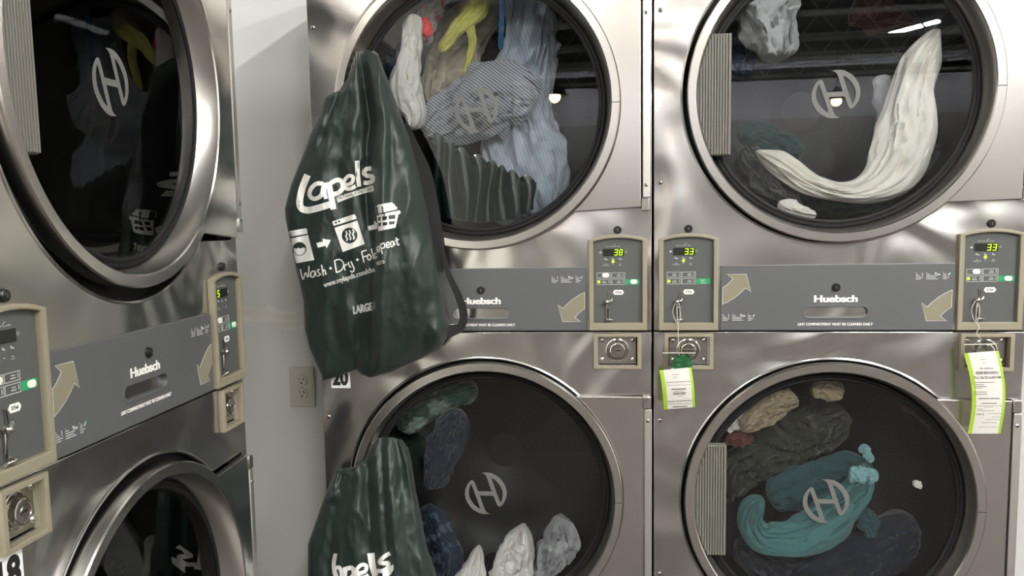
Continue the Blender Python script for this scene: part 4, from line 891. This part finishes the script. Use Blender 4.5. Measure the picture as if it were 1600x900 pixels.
def inside(p, lim):
    r = math.hypot(p.x, p.z - ZU)
    if r > lim: p.x *= lim / r; p.z = ZU + (p.z - ZU) * lim / r
    return p
def film():  # added glossy sheet, pleats shaped to catch bright reflected streaks
    F = frame('M'); v = []; f = []; nx, ny = 170, 46
    for L in (0, 1):
        for j in range(ny + 1):
            for i in range(nx + 1):
                s, t = i / nx, j / ny; X = 676 + 160 * s; top = 208 + 78 * s ** .8; bot = 352 - 30 * max(0, s - .55); Y = top + (bot - top) * t
                ph = s * 8 * 2 * pi + .8 * sin(t * 3 + s * 9); d = -.070 + .022 * (1 - abs(sin(ph / 2))) ** 1.5 * min(1, t * 6 + .2) - (1 - t) * .004 - L * .001
                v.append(F @ inside(px('M', X + 2.5 * sin(t * 5 + s * 14), Y - 8 * abs(sin(ph / 2)) * (1 - t), d), .277))
    n1 = nx + 1; o_ = n1 * (ny + 1)
    for L in (0, 1):
        for j in range(ny):
            for i in range(nx): a = L * o_ + j * n1 + i; f.append((a, a + 1, a + n1 + 1, a + n1))
    o = obj('streak_sheet', uq(), lambda: G().add(v, f).mesh('film', [CM['film']], 80)); set_origin(o); tag(o, 'added dark green glossy sheet, pleated to give bright upright streaks, low in the upper middle drum', 'pleated sheet')
film()
cloth('M', [(684, 268, 16, -.112), (715, 300, 26, -.112), (765, 316, 22, -.112), (796, 322, 10, -.112)], .018, CM['green'], 'bottle green cloth behind the pleated sheet', 13)
cloth('R', [(1190, -30, 40, -.10), (1198, 20, 44, -.095), (1212, 60, 36, -.09), (1216, 94, 24, -.09)], .05, CM['grey'], 'bunched pale grey shirt at the top left of the upper right drum', 14, 8, .35)
cloth('R', [(1158, 40, 18, -0.200), (1160, 85, 22, -0.200), (1158, 125, 14, -0.200)], .03, CM['navy'], 'navy cloth beside the ribbed pull in the upper right drum', 15)
cloth('R', [(1180, 236, 8, -.085), (1215, 256, 18, -.08), (1262, 285, 17, -.08), (1310, 300, 15, -.08), (1355, 296, 24, -.085), (1395, 268, 42, -.09), (1420, 205, 44, -.095), (1424, 145, 32, -.10), (1438, 92, 28, -.10), (1466, 45, 12, -.10)], .026, CM['cream'], 'long cream sleeve curving up through the upper right drum', 16, 7, .3, nr=130)
cloth('R', [(1372, 118, 15, -0.180), (1382, 150, 18, -0.180), (1386, 200, 14, -0.180), (1384, 250, 12, -0.180)], .015, CM['grey'], 'grey cuff hanging left of the cream sleeve', 17)
cloth('R', [(1250, 300, 16, -0.190), (1280, 305, 26, -0.190), (1330, 318, 22, -0.190), (1390, 318, 24, -0.200), (1450, 290, 30, -0.210), (1492, 245, 20, -0.210)], .04, CM['teal'], 'teal garment along the bottom of the upper right drum', 18, 7, .35, nr=100)
cloth('R', [(1160, 232, 16, -0.160), (1185, 265, 28, -0.150), (1215, 300, 22, -0.140), (1240, 325, 12, -0.140)], .035, CM['dgrey'], 'slate grey garment at the lower left of the upper right drum', 19, 7, .35)
cloth('R', [(1215, 318, 7, -0.065), (1240, 326, 12, -0.060), (1275, 338, 6, -0.060)], .012, CM['white'], 'small white sock at the bottom of the upper right drum', 20)
cloth('R', [(1330, 10, 30, -.28), (1390, 25, 26, -.28), (1440, 20, 20, -.28)], .02, CM['dred'], 'dark red garment high in the upper right drum', 21)
cloth('R', [(1150, 205, 14, -.24), (1190, 215, 22, -.24), (1250, 250, 26, -.24)], .02, CM['dteal'], 'dark teal cloth behind the cream sleeve end', 22)
cloth('M', [(625, 668, 16, -0.145), (660, 640, 24, -0.145), (700, 620, 22, -0.145), (745, 604, 14, -0.145)], .03, CM['gprint'], 'green and white printed garment at the top of the lower middle drum', 23, 7, .35)
cloth('M', [(622, 690, 22, -0.220), (655, 690, 34, -0.220), (665, 730, 24, -0.220)], .03, CM['green'], 'bottle green garment behind the smaller bag top', 24)
cloth('M', [(720, 640, 11, -.09), (706, 670, 24, -.085), (690, 715, 26, -.08), (672, 762, 14, -.08)], .03, CM['denim'], 'blue denim leg in the lower middle drum', 25, 6, .35)
cloth('M', [(662, 790, 12, -0.130), (682, 835, 24, -0.125), (698, 870, 24, -0.125), (690, 915, 26, -0.125)], .03, CM['bprint'], 'mottled blue garment beside the smaller bag', 26, 7, .35)
cloth('M', [(748, 852, 4, -.08), (742, 880, 14, -.075), (734, 920, 28, -.07), (728, 960, 30, -.07)], .02, CM['white'], 'pointed white cloth corner at the bottom of the lower middle drum', 27, 5, .3)
cloth('M', [(816, 822, 9, -.10), (812, 850, 20, -.10), (802, 890, 30, -.10), (796, 940, 32, -.10)], .035, CM['white'], 'white towel end in the middle of the lower middle drum', 28, 8, .35)
cloth('M', [(872, 808, 12, -0.180), (876, 835, 26, -0.180), (872, 880, 38, -0.180), (866, 940, 40, -0.180)], .04, CM['grey'], 'ribbed pale towel at the right of the lower middle drum', 29, 9, .4)
cloth('R', [(1132, 770, 14, -0.250), (1152, 725, 38, -0.240), (1205, 700, 50, -0.240), (1265, 672, 46, -0.240), (1318, 640, 26, -0.250)], .06, CM['olive'], 'large olive green garment across the upper left of the lower right drum', 30, 9, .4, nr=100)
cloth('R', [(1156, 668, 10, -.08), (1180, 650, 18, -.075), (1210, 632, 22, -.075), (1245, 622, 12, -.08)], .025, CM['tan'], 'tan crumpled shirt at the top left of the lower right drum', 31, 9, .45)
cloth('R', [(1268, 616, 10, -.11), (1290, 608, 17, -.11), (1316, 616, 12, -.11)], .02, CM['tan'], 'small tan fold near the top of the lower right drum', 32)
cloth('R', [(1134, 672, 6, -.085), (1150, 658, 13, -.085), (1166, 650, 8, -.085)], .016, CM['white'], 'white cloth corner under the tan shirt', 33)
cloth('R', [(1134, 688, 8, -.10), (1152, 685, 14, -.09), (1176, 682, 10, -.09)], .016, CM['maroon'], 'maroon cloth below the white corner', 34)
cloth('R', [(1352, 722, 12, -0.083), (1340, 765, 22, -0.078), (1300, 805, 30, -0.073), (1245, 838, 32, -0.068), (1192, 840, 26, -0.068), (1172, 810, 18, -0.073), (1190, 775, 16, -0.078)], .03, CM['lteal'], 'light teal garment curling round the emblem of the lower right drum', 35, 7, .35, nr=110)
cloth('R', [(1200, 780, 26, -0.165), (1250, 760, 34, -0.165), (1320, 740, 30, -0.165), (1365, 735, 16, -0.165)], .03, CM['teal'], 'dark teal garment behind the light teal one', 36)
cloth('R', [(1326, 740, 12, -0.057), (1350, 743, 15, -0.052), (1372, 740, 8, -0.052)], .012, CM['cyan'], 'pale cyan label flap in the lower right drum', 37)
cloth('R', [(1342, 705, 4, -0.055), (1352, 702, 7, -0.050), (1361, 722, 6, -0.050)], .01, CM['cyan'], 'pale cyan loop above the flap', 38)
cloth('R', [(1150, 850, 22, -0.200), (1220, 895, 36, -0.200), (1310, 885, 46, -0.190), (1385, 850, 42, -0.190), (1425, 805, 24, -0.190)], .05, CM['dnavy'], 'dark navy garment along the bottom of the lower right drum', 39, 8, .4, nr=100)
cloth('R', [(1342, 790, 8, -0.130), (1356, 815, 16, -0.130), (1362, 840, 9, -0.130)], .012, CM['teal'], 'small grey teal cloth corner hanging over the navy garment', 40)
cloth('R', [(1427, 752, 4, -.09), (1434, 757, 6, -.09), (1439, 763, 3, -.09)], .005, CM['white'], 'tiny white cloth tag at the right of the lower right drum', 41)
